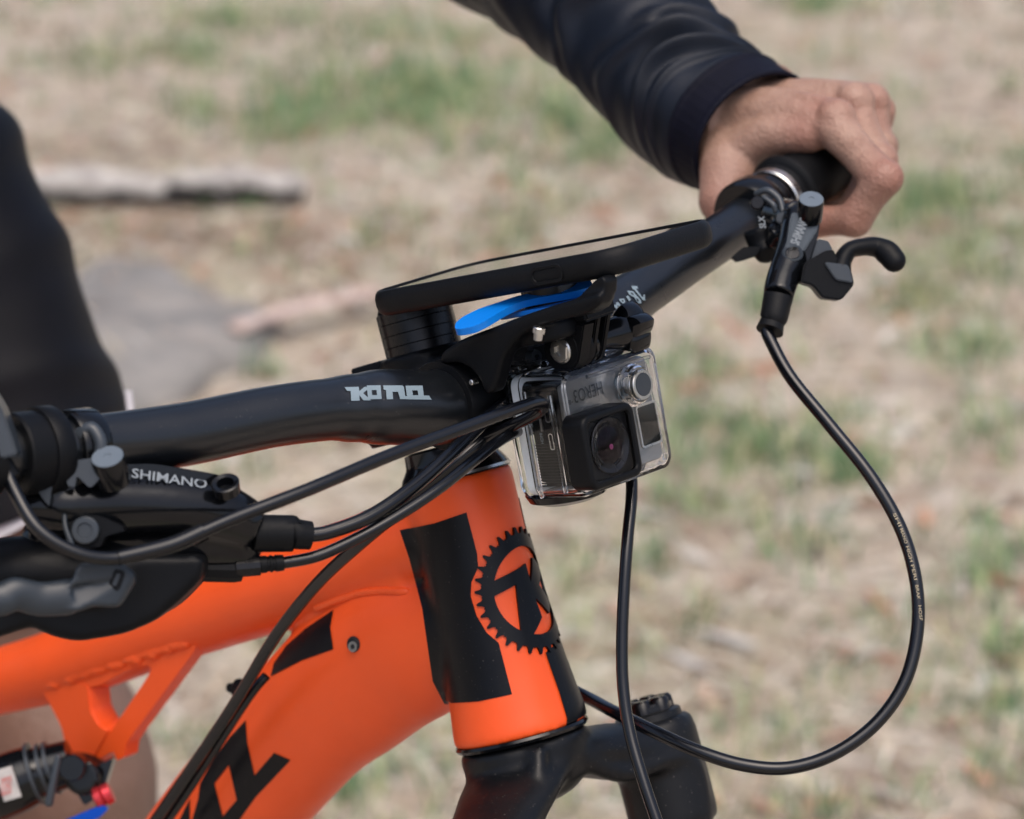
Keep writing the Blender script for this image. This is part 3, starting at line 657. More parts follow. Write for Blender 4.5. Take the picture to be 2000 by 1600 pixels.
mk('top_cap', G().lathe(A(591), HD, [(-.0012, .001), (-.0012, .0145), (.0006, .0158), (.0012, .0158)], 44), 'anod', stem)

# handlebar
def barp(px, py): 
    s = .13 if px > 950 else -.13
    return Q(px, py, (1, s, 0), .045+.13*.05)
bl = [(-330, 925, .0111), (-120, 905, .0111), (60, 884, .0111), (189, 867, .0114), (350, 850, .0125), (525, 815, .0124), (630, 801, .0126), (690, 797, .0140), (750, 795, .0156), (880, 792, .0159)]
br = [(1130, 655, .0150), (1185, 617, .0132), (1256, 566, .0116), (1350, 502, .0111), (1440, 441, .0111), (1540, 370, .0111), (1690, 281, .0111)]
bpts = [barp(a, b) for a, b, r in bl]+[np.array([.045, 0, .0165])]+[barp(a, b) for a, b, r in br]
brad = [r for *_, r in bl]+[.0159]+[r for *_, r in br]
hb_g = G().tube(bpts, brad, 36, 8)
hbar = mk('handlebar', hb_g, 'bar', bike, angle=60)
HBV = hb_g.bvh()
def bar_at(y):
    for a, b in zip(bpts, bpts[1:]):
        if (a[1]-y)*(b[1]-y) <= 0:
            t = (y-a[1])/(b[1]-a[1]); return a+(b-a)*t, nrm(b-a)
    return bpts[-1], nrm(bpts[-1]-bpts[-2])
onb = on_px(HBV, .0004)
z2 = lambda pts: [(700+a/6.153, 540+b/6.153) for a, b in pts]
kona = [[[(672, 757.5), (700, 757), (701, 765), (711, 757), (723, 757), (708.5, 769), (724, 782.5), (709, 782.5), (701, 773), (701.5, 783), (685, 783.5), (684, 765), (677, 764.5)]],
        [z2([(95, 1318), (262, 1316), (275, 1476), (110, 1480)]), z2([(152, 1374), (212, 1372), (218, 1430), (160, 1432)])],
        [z2([(292, 1316), (520, 1316), (540, 1332), (556, 1440), (580, 1440), (588, 1478), (495, 1478), (470, 1392), (404, 1392), (412, 1478), (335, 1480), (326, 1370), (300, 1368)])],
        [z2([(560, 1320), (765, 1318), (780, 1436), (842, 1436), (874, 1484), (590, 1480), (576, 1440)]), z2([(640, 1374), (705, 1374), (714, 1432), (650, 1434)])]]
for Ls in kona: mk('lettering', sheet(Ls, 3, onb), 'print', hbar)
zz = lambda pts: [(1140+a/11.43, 520+b/11.43) for a, b in pts]
for Ls in ([zz([(1060, 455), (1185, 460), (1205, 515), (1150, 512), (1290, 690), (1315, 690), (1312, 640), (1345, 640), (1362, 770), (1300, 760), (1120, 540), (1085, 530)])],
           [zz([(960, 560), (1090, 570), (1150, 640), (1260, 760), (1275, 830), (1200, 830), (1110, 700), (1010, 650)]), zz([(1030, 600), (1080, 605), (1110, 660), (1060, 645)]), zz([(1150, 720), (1200, 745), (1230, 790), (1185, 790)])],
           [zz([(935, 690), (985, 665), (1040, 760), (1000, 790)])],
           [zz([(775, 745), (890, 735), (920, 800), (870, 850), (805, 800)]), zz([(830, 770), (870, 768), (885, 800), (850, 810)])],
           [zz([(635, 885), (720, 870), (705, 830), (760, 815), (830, 900), (770, 975), (680, 940)]), zz([(735, 890), (765, 885), (775, 930), (750, 930)])]):
    mk('lettering', sheet(Ls, 3, onb), 'print', hbar)
def collar(y, prof, name, m, parent, seg=40):
    c, t = bar_at(y); return mk(name, G().lathe(c, t, prof, seg), m, parent)
# far grip
grip = collar(.208, [(0, .0112), (0, .0150), (.001, .0156), (.0045, .0156), (.0052, .0140), (.006, .0168), (.0075, .0182), (.0095, .0184), (.011, .017), (.013, .0152), (.05, .0150), (.07, .0155), (.088, .0158), (.090, .014), (.090, .001)], 'grip', 'rubber', hbar)
collar(.2035, [(0, .0113), (0, .0150), (.0008, .0156), (.0045, .0156), (.0052, .0150), (.0052, .0113)], 'lock_ring', 'steel', grip)
# near grip just outside the picture
g2 = collar(-.262, [(0, .0112), (0, .0150), (-.001, .0156), (-.008, .0156), (-.010, .0182), (-.013, .0182), (-.016, .0150), (-.06, .015), (-.075, .012), (-.075, .001)], 'grip', 'rubber', hbar)

# ------------------------------------------------------------------ near brake and shifters
dB = lambda px: 1.150+px*.00008
nb = mk('brake_lever', sculpt(tube_px([(60, 985, 1.168, 62), (140, 985, 1.168, 66), (300, 985, 1.18, 62), (420, 1000, 1.19, 60), (492, 1030, 1.197, 50)], 28, 5)
    .tube([P(90, 1060, 1.178), P(250, 1050, 1.186), P(400, 1060, 1.196), P(470, 1070, 1.200)], [.0105, .0105, .010, .0085], 24, 4, round_end=True)
    .prism([P(a, b, dB(a)+.002) for a, b in [(120, 905), (215, 905), (250, 908), (420, 930), (462, 950), (472, 1000), (440, 1010), (120, 985)]], AWAY*.020, .003)
    .tube([P(110, 880, 1.172), P(150, 960, 1.165)], [.013, .014], 20), .0014, 5), 'gloss', bike, angle=60)
mk('reservoir_lid', prism_px(rounded([(236, 907), (300, 906), (420, 926), (462, 940), (470, 965), (446, 966), (425, 958), (300, 938), (236, 936)], .2), lambda px: dB(px)-.001, .006, .0012), 'gloss', nb)
sh_ = text_fit('SHIMANO', P(256, 932, 1.166), nrm(P(416, 956, 1.180)-P(256, 932, 1.166)), nrm(P(258, 908, 1.170)-P(256, 932, 1.166)), np.linalg.norm(P(402, 950, 1.18)-P(256, 932, 1.166)), 
    .0044, .012)
mk('lettering', sh_, 'white', nb)
sx = P(210, 893, 1.150); sn = nrm(UPC*.74-AWAY*.62-RIGHT*.12)
mk('bleed_screw', G().lathe(sx, sn, [(-.012, .0064), (-.001, .0064), (0, .0060), (0, .0001)], 28), 'gloss', nb)
mk('screw_face', G().lathe(sx+sn*.0002, sn, [(0, .0061), (.0003, .0059), (.0003, .0016), (-.0010, .0013), (-.0010, .0001)], 28), 'greycap', nb)
mk('nose_ring', G().lathe(P(440, 945, 1.176), sn, [(-.004, .0052), (.0004, .0056), (.0008, .0050), (.0004, .0034), (-.003, .0030), (-.003, .0001)], 24), 'gloss', nb)
bt = mk('hose_boot', G().tube([P(488, 1042, 1.196), P(500, 1042, 1.197), P(570, 1042, 1.2), P(576, 1043, 1.2), P(606, 1046, 1.202)], [.0066, .0074, .0072, .0060, .0056], 28, 3), 'rubber', nb)
# shiny facets on the clamp side
mk('hinge', prism_px(rounded([(122, 902), (196, 893), (205, 925), (176, 955), (150, 930), (146, 952), (132, 950)], .2), 1.150, .008, .0015), 'darkgrey', nb)
mk('clamp', G().lathe(bar_at(-.228)[0], bar_at(-.228)[1], [(0, .0114), (0, .0138), (.001, .0144), (.011, .0144), (.012, .0138), (.012, .0114)], 36), 'gloss', nb)
mk('clamp_bolt', G().tube([P(155, 850, 1.158), P(178, 836, 1.157), P(196, 862, 1.156), P(196, 892, 1.156)], .0026, 14, 4, round_end=True), 'darkgrey', nb)
sc_ = mk('shifter', G().lathe(bar_at(-.252)[0], bar_at(-.252)[1], [(0, .0114), (0, .0150), (.001, .0158), (.018, .0158), (.019, .0150), (.019, .0114)], 36), 'plastic', bike)
mk('clamp_band', prism_px(rounded([(38, 850), (60, 842), (78, 880), (82, 905), (64, 908)], .25), 1.148, .006, .001), 'greylever', sc_)
mk('band_slot', prism_px(rounded([(56, 854), (66, 851), (72, 870), (64, 874)], .2), 1.1472, .002, .0003), 'plastic', sc_)
mk('clamp_ring', G().lathe(bar_at(-.2415)[0], bar_at(-.2415)[1], [(0, .0150), (0, .0166), (.0006, .0170), (.0072, .0170), (.0078, .0166), (.0078, .0150)], 40), 'plastic', sc_)
mk('hook', tube_px([(30, 838, 1.166, 7), (80, 826, 1.164, 8), (112, 818, 1.164, 8), (122, 826, 1.164, 6)], 14, 4, round_end=True), 'darkgrey', sc_)
mk('mount_arm', prism_px(rounded([(60, 930), (92, 955), (108, 925), (100, 960), (96, 990), (80, 970)], .2), 1.150, .008, .001), 'greylever', sc_)
# shifter body with paddles
mk('shifter_body', sculpt(tube_px([(-60, 1120, 1.175, 60), (60, 1120, 1.175, 75), (200, 1125, 1.182, 85), (300, 1140, 1.19, 62), (390, 1108, 1.198, 30)], 24, 5)
   .prism([P(a, b, 1.170) for a, b in rounded([(-40, 1150), (60, 1120), (180, 1090), (300, 1085), (400, 1085), (395, 1130), (350, 1175), (300, 1215), (240, 1240), (150, 1255), (100, 1245), (60, 1225), (0, 1245), (-40, 1255)], .25)], AWAY*.022, .005), .0015, 6), 'plastic', sc_, angle=180)
mk('lever_blade', sculpt(G().prism([P(a, b, 1.136+max(0, a-150)*.0001) for a, b in rounded([(150, 1100), (232, 1097), (262, 1120), (264, 1138), (232, 1188), (180, 1185), (150, 1197), (110, 1190), (70, 1180), (100, 1150), (138, 1140)], .25)], AWAY*.007, .002)
   .tube([P(-60, 1175, 1.130), P(0, 1172, 1.132), P(30, 1160, 1.134), P(80, 1170, 1.138), P(140, 1165, 1.14)], [.0062, .0062, .0062, .0066, .0070], 20, 5, ry=[.004, .004, .004, .004, .004], up=AWAY), .0009, 4), 'greylever', sc_, angle=60)
mk('lever_mark', prism_px(rounded([(222, 1110), (246, 1116), (232, 1156), (207, 1148)], .3), 1.1432, .0012, .0003), 'plastic', sc_)
mk('lever_inset', prism_px(rounded([(228, 1120), (236, 1122), (226, 1146), (218, 1143)], .3), 1.1424, .0012, .0003), 'greylever', sc_)
mk('pivot_bolt', G().lathe(P(166, 1036, 1.154), -AWAY, [(-.006, .0052), (0, .0052), (.0004, .0047), (.0004, .0030), (-.0006, .0028), (-.0006, .0001)], 24), 'darkgrey', sc_)
mk('trigger', prism_px(rounded([(126, 1012), (150, 1004), (196, 1008), (240, 1028), (243, 1038), (205, 1048), (196, 1070), (150, 1072), (132, 1064)], .25), 1.157, .012, .003), 'plastic', sc_)
mk('trigger_edge', tube_px([(126, 1008, 1.155, 5), (128, 1030, 1.153, 5), (138, 1058, 1.152, 6), (142, 1068, 1.152, 5)], 14, 4, round_end=True), 'greylever', sc_)
mk('adjuster', G().lathe(P(386, 1110, 1.195), nrm(P(470, 1112, 1.199)-P(386, 1110, 1.195)), [(0, .0040), (.0004, .0054), (.0145, .0054), (.0172, .0048), (.0178, .003)], 10), 'plastic', sc_, angle=25)
mk('adjuster_tip', G().lathe(P(470, 1107, 1.197), nrm(P(555, 1100, 1.200)-P(470, 1107, 1.197)), [(-.002, .0042), (.0074, .0042), (.008, .0030)], 12), 'anod', sc_, angle=25)
mk('ferrule', G().lathe(P(508, 1103, 1.198), nrm(P(556, 1099, 1.200)-P(508, 1103, 1.198)), [(0, .0034), (.0024, .0034), (.0027, .0030), (.0036, .0030), (.0039, .0034), (.0046, .0034), (.005, .003), (.0058, .003), (.006, .0034), (.0092, .0031), (.0094, .002)], 20), 'rubber', sc_)
dl = mk('dropper_lever', prism_px(rounded([(-60, 700), (0, 790), (22, 850), (34, 888), (-10, 900), (-70, 900)], .2), 1.128, .016, .003), 'darkgrey', bike)
mk('ferrule', G().tube([P(4, 895, 1.136), P(26, 930, 1.137)], [.0030, .0027], 16), 'rubber', dl)

# ------------------------------------------------------------------ far brake
z4 = lambda x, y: (1350+x/4.211, 300+y/4.211)
fb = mk('brake_lever', sculpt(G().tube([P(*z4(900, 520), 1.398), P(*z4(850, 800), 1.385), P(*z4(760, 1010), 1.375), P(*z4(715, 1175), 1.368)], [.0085, .0085, .0075, .0070], 24, 5)
    .tube([P(*z4(880, 560), 1.40), P(*z4(700, 520), 1.42)], [.0095, .009], 18).tube([P(*z4(760, 620), 1.40), P(*z4(700, 760), 1.405)], [.007, .006], 16), .0012, 4), 'gloss', bike, angle=60)
lid = rounded([z4(835, 478), z4(1052, 540), z4(1035, 640), z4(935, 800), z4(918, 862), z4(840, 882), z4(748, 815), z4(790, 725), z4(812, 560)], .2)
mk('reservoir_lid', prism_px(lid, 1.3755, .006, .0012), 'lidgrey', fb)
mk('lid_side', prism_px(rounded([z4(1040, 560), z4(1062, 560), z4(1040, 700), z4(940, 970), z4(915, 960), z4(935, 810), z4(1030, 650)], .15), 1.3765, .012, .001), 'gloss', fb)
mk('nose_ring', G().lathe(P(*z4(835, 825), 1.3745), nrm(-AWAY*.8+UPC*.6), [(-.004, .0045), (.0006, .0048), (.0012, .0042), (.0004, .0030), (-.002, .0028), (-.002, .0001)], 24), 'darkgrey', fb)
mk('nose_hole', G().lathe(P(*z4(835, 820), 1.3735), nrm(-AWAY*.8+UPC*.6), [(0, .0029), (.0001, .0001)], 20), 'blackprint', fb)
ta, tb = P(*z4(880, 760), 1.3740), P(*z4(965, 545), 1.3745); tu = nrm(tb-ta); tv = nrm(np.cross(-AWAY, tu)); 
mk('lettering', text_fit('SHIMANO', ta+(-AWAY)*.001, tu, tv, np.linalg.norm(tb-ta), .0040, .03), 'white', fb)
sx = P(*z4(988, 378), 1.371); sn = nrm(UPC*.72-AWAY*.64)
mk('bleed_screw', G().lathe(sx, sn, [(-.011, .0056), (-.0008, .0058), (0, .0054), (0, .0001)], 28), 'gloss', fb)
mk('screw_face', G().lathe(sx+sn*.0002, sn, [(0, .0055), (.0003, .0053), (.0003, .0014), (-.0010, .0012), (-.0010, .0001)], 28), 'greycap', fb)
mk('hose_boot', G().tube([P(*z4(722, 1150), 1.368), P(*z4(716, 1180), 1.368), P(*z4(680, 1350), 1.365), P(*z4(672, 1375), 1.365), P(*z4(645, 1460), 1.363)], [.0060, .0067, .0063, .0054, .0062], 26, 3), 'rubber', fb)
mk('pivot_block', prism_px(rounded([z4(930, 900), z4(1100, 800), z4(1170, 790), z4(1210, 880), z4(1300, 900), z4(1345, 1075), z4(1235, 1208), z4(1080, 1190), z4(1000, 1090), z4(900, 1060)], .2), 1.366, .016, .003), 'plastic', fb)
mk('pivot_cap', prism_px(rounded([z4(1090, 890), z4(1295, 915), z4(1335, 1065), z4(1190, 1040)], .2), 1.364, .003, .001), 'darkgrey', fb)
mk('lever_bracket', prism_px(rounded([z4(1040, 700), z4(1130, 720), z4(1165, 790), z4(1060, 880), z4(980, 900)], .2), 1.372, .010, .002), 'darkgrey', fb)
mk('lever_blade', G().tube([P(*z4(1225, 960), 1.370), P(*z4(1245, 880), 1.372), P(*z4(1300, 800), 1.374), P(*z4(1400, 770), 1.376), P(*z4(1520, 770), 1.378), P(*z4(1610, 815), 1.376), P(*z4(1668, 880), 1.374)], [.0050, .0042, .0038, .0040, .0046, .0056, .0054], 20, 6, up=AWAY, ry=[.006, .0055, .005, .005, .005, .005, .0045], round_end=True), 'plastic', fb)
fs = collar(.180, [(0, .0113), (0, .0172), (.002, .0182), (.012, .0182), (.014, .0172), (.014, .0113)], 'shifter', 'gloss', bike)
mk('clamp', G().lathe(bar_at(.196)[0], bar_at(.196)[1], [(0, .0113), (0, .0136), (.001, .0150), (.005, .0150), (.006, .0136), (.006, .0113)], 36), 'gloss', fs)
mk('clamp_hinge', tube_px([(1478, 378, 1.405, 6), (1500, 372, 1.402, 7), (1522, 390, 1.400, 7), (1528, 412, 1.398, 6)], 14, 4, round_end=True), 'darkgrey', fs)
mk('hinge_bar', tube_px([(1492, 386, 1.398, 5), (1510, 400, 1.396, 6), (1514, 412, 1.396, 5)], 14, 4, round_end=True), 'darkgrey', fs)
mk('shifter_bolt', G().lathe(P(1479, 396, 1.392), -AWAY, [(-.006, .003), (0, .003), (.0004, .0026), (.0004, .0001)], 16), 'anod', fs)
mk('lettering', text_fit('SLX', P(1496, 446, 1.3885), nrm(-RIGHT*.15+UPC), nrm(-RIGHT), .0055, .0028, .02), 'white', fs)
mk('facet', prism_px(rounded([(1518, 418), (1532, 412), (1536, 428), (1528, 440), (1516, 432)], .25), 1.394, .006, .001), 'darkgrey', fs)
mk('shifter_body', sculpt(tube_px([(1478, 445, 1.41, 30), (1490, 480, 1.41, 28), (1500, 500, 1.405, 22)], 20, 4), .0015, 4), 'plastic', fs, angle=180)
mk('paddle', prism_px(rounded([(1428, 503), (1452, 482), (1486, 482), (1478, 500), (1440, 512)], .2), 1.402, .008, .0015), 'plastic', fs)

# ------------------------------------------------------------------ cables and hoses
def cable(name, pts, r, parent=bike, label=None, **k):
    return mk(name, G().tube([P(*p) for p in pts], r, 18, 8, **k), 'cable', parent, angle=80, label=label)
cable('dropper_cable', [(8, 905, 1.137), (28, 958, 1.134), (75, 1034, 1.130), (150, 1080, 1.132), (230, 1090, 1.138), (330, 1066, 1.146), (450, 1015, 1.157), (600, 957, 1.172), (760, 890, 1.195), (900, 838, 1.216), (1000, 801, 1.232), (1046, 787, 1.243), (1062, 791, 1.251), (1050, 806, 1.259), (1000, 832, 1.268), (930, 865, 1.285), (880, 900, 1.30)], .0026, label='thin cable looping from the dropper lever to the action camera')
mk('joint_sleeve', G().tube([P(230, 1090, 1.1375), P(330, 1066, 1.1455), P(395, 1038, 1.1515)], [.0029, .0031, .0030], 18, 6), 'cable', bike)
cable('brake_hose', [(600, 1045, 1.202), (640, 1040, 1.204), (720, 1010, 1.210), (800, 957, 1.222), (870, 896, 1.238), (930, 838, 1.258), (980, 790, 1.282), (1010, 770, 1.30)], .0029, label='thick hose from the near brake lever')
cable('shift_cable', [(550, 1100, 1.200), (620, 1086, 1.203), (700, 1050, 1.209), (780, 1005, 1.216), (860, 952, 1.226), (930, 896, 1.242), (985, 855, 1.264), (1040, 830, 1.30)], .0024, label='thin cable from the near shifter')
cable('brake_hose', [(292, 1620, 1.46), (350, 1536, 1.44), (410, 1448, 1.42), (466, 1362, 1.40), (540, 1240, 1.37), (620, 1140, 1.34), (700, 1065, 1.312), (790, 990, 1.29), (870, 920, 1.277), (940, 862, 1.280), (1000, 815, 1.30)], .0028, label='black hose running up along the down tube')
cable('shift_cable', [(312, 1625, 1.465), (370, 1540, 1.445), (428, 1450, 1.425), (490, 1356, 1.403), (520, 1320, 1.40)], .0022, label='thin cable tucked against the down tube')
cable('brake_hose', [(1497, 645, 1.363), (1506, 668, 1.360), (1545, 738, 1.352), (1620, 830, 1.342), (1700, 930, 1.333), (1758, 1030, 1.327), (1788, 1130, 1.322), (1792, 1230, 1.318), (1768, 1330, 1.314), (1712, 1412, 1.311), (1630, 1472, 1.309), (1540, 1500, 1.309), (1450, 1494, 1.311), (1360, 1466, 1.317), (1280, 1430, 1.328), (1210, 1396, 1.345), (1150, 1364, 1.37), (1100, 1340, 1.385)], .0029, label='long hose looping from the far brake lever')
cable('brake_hose', [(1180, 780, 1.33), (1222, 860, 1.325), (1234, 950, 1.315), (1226, 1050, 1.305), (1219, 1150, 1.300), (1215, 1250, 1.297), (1217, 1340, 1.294), (1230, 1430, 1.290), (1255, 1520, 1.285), (1290, 1625, 1.28)], .0026, label='black hose hanging down in front of the fork crown')
# lettering along the far hose
hp_ = [(1738, 1000), (1752, 1030), (1764, 1064), (1774, 1100), (1783, 1140), (1789, 1180), (1792, 1215)]
def along(i, t):
    a, b = np.array(hp_[i]), np.array(hp_[i+1]); return a+(b-a)*t
words = ['SHI', 'MANO', 'HIGH', 'PERF', 'BRAKE', 'HOSE']
gt = G()
for i, wd in enumerate(words):
    a, b = along(i, .05), along(i, .92); d = 1.3195+(1.327-1.3195)*(5-i)/5-.0035
    A0, B0 = P(a[0]+8, a[1], d), P(b[0]+8, b[1], d); u = nrm(B0-A0); v = nrm(np.cross(u, AWAY)); v = v if v@RIGHT > 0 else -v
    t_ = text_fit(wd, A0-v*.0008, u, v, np.linalg.norm(B0-A0), .0013, .01); gt.add(t_.v, t_.f)
mk('lettering', gt, mat('tan_print', (.32, .27, .18), .5), bike)

# ------------------------------------------------------------------ rear shock
dS = 1.52
shk = mk('shock', tube_px([(-120, 1585, dS, 62), (-20, 1548, dS, 62), (30, 1528, dS, 62), (66, 1512, dS, 58), (70, 1511, dS, 50), (140, 1490, dS, 46)], 30, 3), 'gloss', bike)
for px, r in ((66, 63), (84, 54), (98, 54)): mk('seal_ring', tube_px([(px, 1512-(px-66)*.36, dS, r), (px+6, 1510-(px-66)*.36, dS, r)], 30, 2), 'darkgrey', shk)
mk('label', prism_px([(-10, 1506), (22, 1496), (42, 1556), (8, 1566)], dS-.0168, .001, 0), 'label', shk)
mk('lettering', text_fit('ROCKSHOX', P(2, 1556, dS-.0175), nrm(P(28, 1548, dS)-P(2, 1556, dS)), UPC, .0055, .009), 'redprint', shk)
mk('shock_eyelet', sculpt(tube_px([(120, 1500, dS, 34), (165, 1510, dS, 40), (205, 1520, dS, 30)], 20, 4).lathe(P(160, 1520, dS-.012), AWAY, [(0, .009), (.024, .009)], 24), .0016, 4), 'gloss', shk, angle=180)
mk('mount_bolt', tube_px([(114, 1480, dS-.022, 7), (96, 1568, dS-.022, 9)], 12, 2, round_end=True), 'darkgrey', shk)
mk('bolt_cap', G().lathe(P(140, 1500, dS-.021), -AWAY, [(-.01, .0068), (0, .0068), (.001, .006), (.001, .0001)], 20), 'gloss', shk)
mk('rebound_knob', G().lathe(P(185, 1562, dS-.012), nrm(P(222, 1545, dS-.012)-P(185, 1562, dS-.012)), [(0, .004), (.001, .0055), (.004, .0055), (.0048, .0042), (.0055, .0055), (.009, .0052), (.0095, .003)], 14), 'redanod', shk, angle=30)
mk('lockout_lever', prism_px(rounded([(120, 1606), (160, 1588), (200, 1572), (212, 1580), (196, 1596), (160, 1612)], .2), dS-.016, .006, .0015), 'blueanod', shk)
mk('adjuster_body', prism_px(rounded([(180, 1500), (222, 1480), (200, 1550), (165, 1575), (150, 1550)], .2), dS-.006, .016, .003), 'gloss', shk)

# ------------------------------------------------------------------ phone mount
mount = thing('phone_mount', (.045, -.03, .0165), 'black out front phone mount clamped to the handlebar with blue release lever', 'phone mount')
N1 = nrm([math.cos(rad(18)), 0, math.sin(rad(18))]); N2 = nrm([0, 1., .066]); N2 = nrm(N2-N1*(N2@N1)); N3 = np.cross(N1, N2)
yA = -.047
arm_px = [(858, 712), (858, 690), (900, 662), (960, 640), (1010, 620), (1080, 596), (1150, 577), (1172, 571), (1171, 596), (1140, 615), (1085, 628), (1040, 640), (1005, 663), (982, 698), (970, 740), (962, 768), (946, 770), (935, 742), (918, 720), (893, 708)]
cc, ct = bar_at(-.045)
mk('clamp', G().lathe(np.array([cc[0], -.046, cc[2]]), (0, 1, 0), [(0, .0160), (0, .0186), (.001, .0190), (.019, .0190), (.020, .0186), (.020, .0160)], 40), 'plastic', mount)
mk('hinge_pin', G().lathe(Vy(921, 747, yA-.0005), (0, -1, 0), [(-.003, .0012), (.0003, .0012), (.0006, .0008), (.0006, .0001)], 14), 'steel', mount)
# phone first, so that the mount head sits below it
pc = Vy(735, 590, -.037)+N1*.075+N2*.037+N3*.001-RIGHT*.0080-UPC*.004
HC = pc-N3*.0125+N1*.012-N2*.004
ag = G().prism([Vy(a, b, yA) for a, b in rounded(arm_px, .3, 3)], np.array([0, .008, 0]))
ag.rplate(HC-N1*.008-N2*.016-N3*.0115, (N1, N2, N3), .024, .014, .0040, .010)
ag.lathe(HC-N2*.008, N3, [(-.014, .0135), (-.0045, .0142)], 40)
ag.prism([Vy(a, b, -.044) for a, b in rounded([(1160, 548), (1174, 538), (1183, 550), (1181, 572), (1172, 600), (1150, 615), (1110, 622), (1120, 590)], .2)], np.array([0, .008, 0]))
arm = mk('arm', sculpt(ag, .0011, 5), 'plastic', mount, angle=180)
mk('twist_lock', G().lathe(HC-N2*.006, N3, [(-.0045, .0120), (-.002, .0120), (0, .0125), (.0065, .0125), (.0065, .010)], 40), 'anod', mount)
lv = [(890, 630), (905, 618), (935, 603), (975, 590), (1010, 578), (1050, 570), (1100, 560), (1152, 545), (1157, 554), (1150, 562), (1110, 572), (1060, 580), (1020, 588), (985, 604), (950, 626), (925, 638), (900, 643), (888, 642)]
# lever: a curved tongue from under the phone out to the near rear
lvg = G()
def lever_strip():
    ctr = [(900, 636, -.052, .0075), (925, 625, -.050, .0105), (955, 612, -.047, .0115), (990, 597, -.043, .0110), (1025, 585, -.040, .0105), (1065, 575, -.038, .010), (1110, 564, -.036, .009), (1150, 552, -.035, .008)]
    pts = [Vy(a, b, y) for a, b, y, w in ctr]; T = [nrm(pts[min(i+1, 7)]-pts[max(i-1, 0)]) for i in range(8)]
    return G().tube([pts[0]-T[0]*.003]+pts, [.0035]+[w for *_, w in ctr], 28, 6, up=N3, ry=[.0014]+[.0017]*8)
def lever_plate():
    mid = lambda px: np.interp(px, [888, 935, 1000, 1060, 1110, 1157], [640, 620, 592, 579, 568, 555])
    ps = [P(a, b, np.interp(a, [885, 1160], [1.256, 1.262])+(mid(a)-b)*.0005) for a, b in rounded(lv, .3, 3)]
    g = G(); n = len(ps); e = nrm(np.cross(ps[n//2]-ps[0], ps[n//4]-ps[3*n//4])); e = e if e@UPC < 0 else -e
    g.add(ps+[p+e*.0030 for p in ps], [(i, (i+1) % n, n+(i+1) % n, n+i) for i in range(n)])
    from mathutils.geometry import tessellate_polygon
    tri = tessellate_polygon([[Vector((a, b, 0)) for a, b in rounded(lv, .3, 3)]])
    g.f += [tuple(t) for t in tri]+[tuple(n+i for i in t[::-1]) for t in tri]
    bm = bmesh.new(); vs = [bm.verts.new(p) for p in g.v]
    for f in g.f: bm.faces.new([vs[i] for i in f])
    bmesh.ops.recalc_face_normals(bm, faces=bm.faces); return G().frombm(bm)
mk('release_lever', lever_plate(), 'blue', mount)
mk('lever_base', G().rplate(HC+N1*.002-N2*.0125-N3*.0022, (N1, N2, N3), .020, .013, .0011, .007, .0005), 'blue', mount)
# three black prongs, bolt and thumb screw for the camera
BO = Vy(1096, 684, -.0225); PZ = nrm([-.24, 0, .97])
BAX = nrm([0, 1., .06])
def prong(y0, y1, up, name, m, parent, r=.0075, dirv=None, ext=.018):
    dv = nrm(dirv); sd_ = np.cross(dv, BAX); o = []
    for a in np.linspace(0, math.pi, 13): o.append(sd_*r*math.cos(a)-dv*r*math.sin(a))
    o = [np.array([BO[0], y0, BO[2]])+q for q in o]+[np.array([BO[0], y0, BO[2]])-sd_*r*1.0+dv*ext, np.array([BO[0], y0, BO[2]])+sd_*r*1.0+dv*ext]
    return mk(name, G().prism(o, np.array([0, y1-y0, 0]), .0006), m, parent)
prong(-.0225, -.0155, 1, 'prong', 'plastic', mount, .0098, (.12, 0, 1), .014)
prong(-.0122, -.0092, 1, 'prong', 'plastic', mount, .0080, (.12, 0, 1), .016)
prong(-.0058, -.0028, 1, 'prong', 'plastic', mount, .0080, (.12, 0, 1), .016)
mk('prong_block', G().rbox(np.array([BO[0]+.0035, -.0125, BO[2]+.0155]), (N1, N2, N3), (.0085, .0100, .0035), .0012), 'plastic', mount)
mk('clamp_screw', G().lathe(Vy(1052, 650, -.048), nrm([0.1, 0, 1]), [(-.003, .0018), (0, .0020), (.0, .0026), (.0022, .0026), (.0026, .0022)], 16), 'steel', mount)
bb = mk('bolt', G().lathe(BO-BAX*.0002, -BAX, [(-.005, .0052), (.0012, .0052), (.0016, .0046), (.0016, .0026), (.0004, .0024), (.0004, .0001)], 6), 'steel', mount, angle=25)
mk('bolt_boss', G().lathe(BO, -BAX, [(-.01, .0095), (-.001, .0094), (0, .0088), (0, .0060), (-.004, .0058)], 36), 'plastic', mount)
mk('bolt_head', G().lathe(BO, -BAX, [(-.004, .0057), (.0006, .0057), (.0012, .0050), (.0012, .0030), (-.0002, .0028), (-.0002, .0001)], 24), 'steel', mount)
kb0 = BO+BAX*.0142-np.array([0, 0, .0005])
scr = mk('thumb_screw', G().lathe(kb0, BAX, [(0, .0040), (0, .0074), (.0015, .0074), (.0022, .0062), (.006, .0050), (.012, .0052), (.018, .0066), (.022, .0074), (.024, .0074)], 36), 'gloss', mount)
kg = G(); kc = kb0+BAX*.0225
out = []
for i in range(120):
    a = 2*math.pi*i/120; ph = (a*5/(2*math.pi)) % 1; out.append(.0080+.0030*(abs(ph-.5)*2)**1.0*1.0 if True else 0)
ringsk = []
for h, s in ((0, .80), (.001, .92), (.003, 1), (.0105, 1), (.012, .95), (.013, .86), (.0125, .55), (.0122, .05)):
    ringsk.append([kc+BAX*h+(np.array([1., 0, 0])*math.cos(2*math.pi*i/120+.5)+np.array([0, 0, 1.])*math.sin(2*math.pi*i/120+.5))*(out[i]*s) for i in range(120)])
mk('knob', kg.rings(ringsk), 'gloss', scr, angle=30)

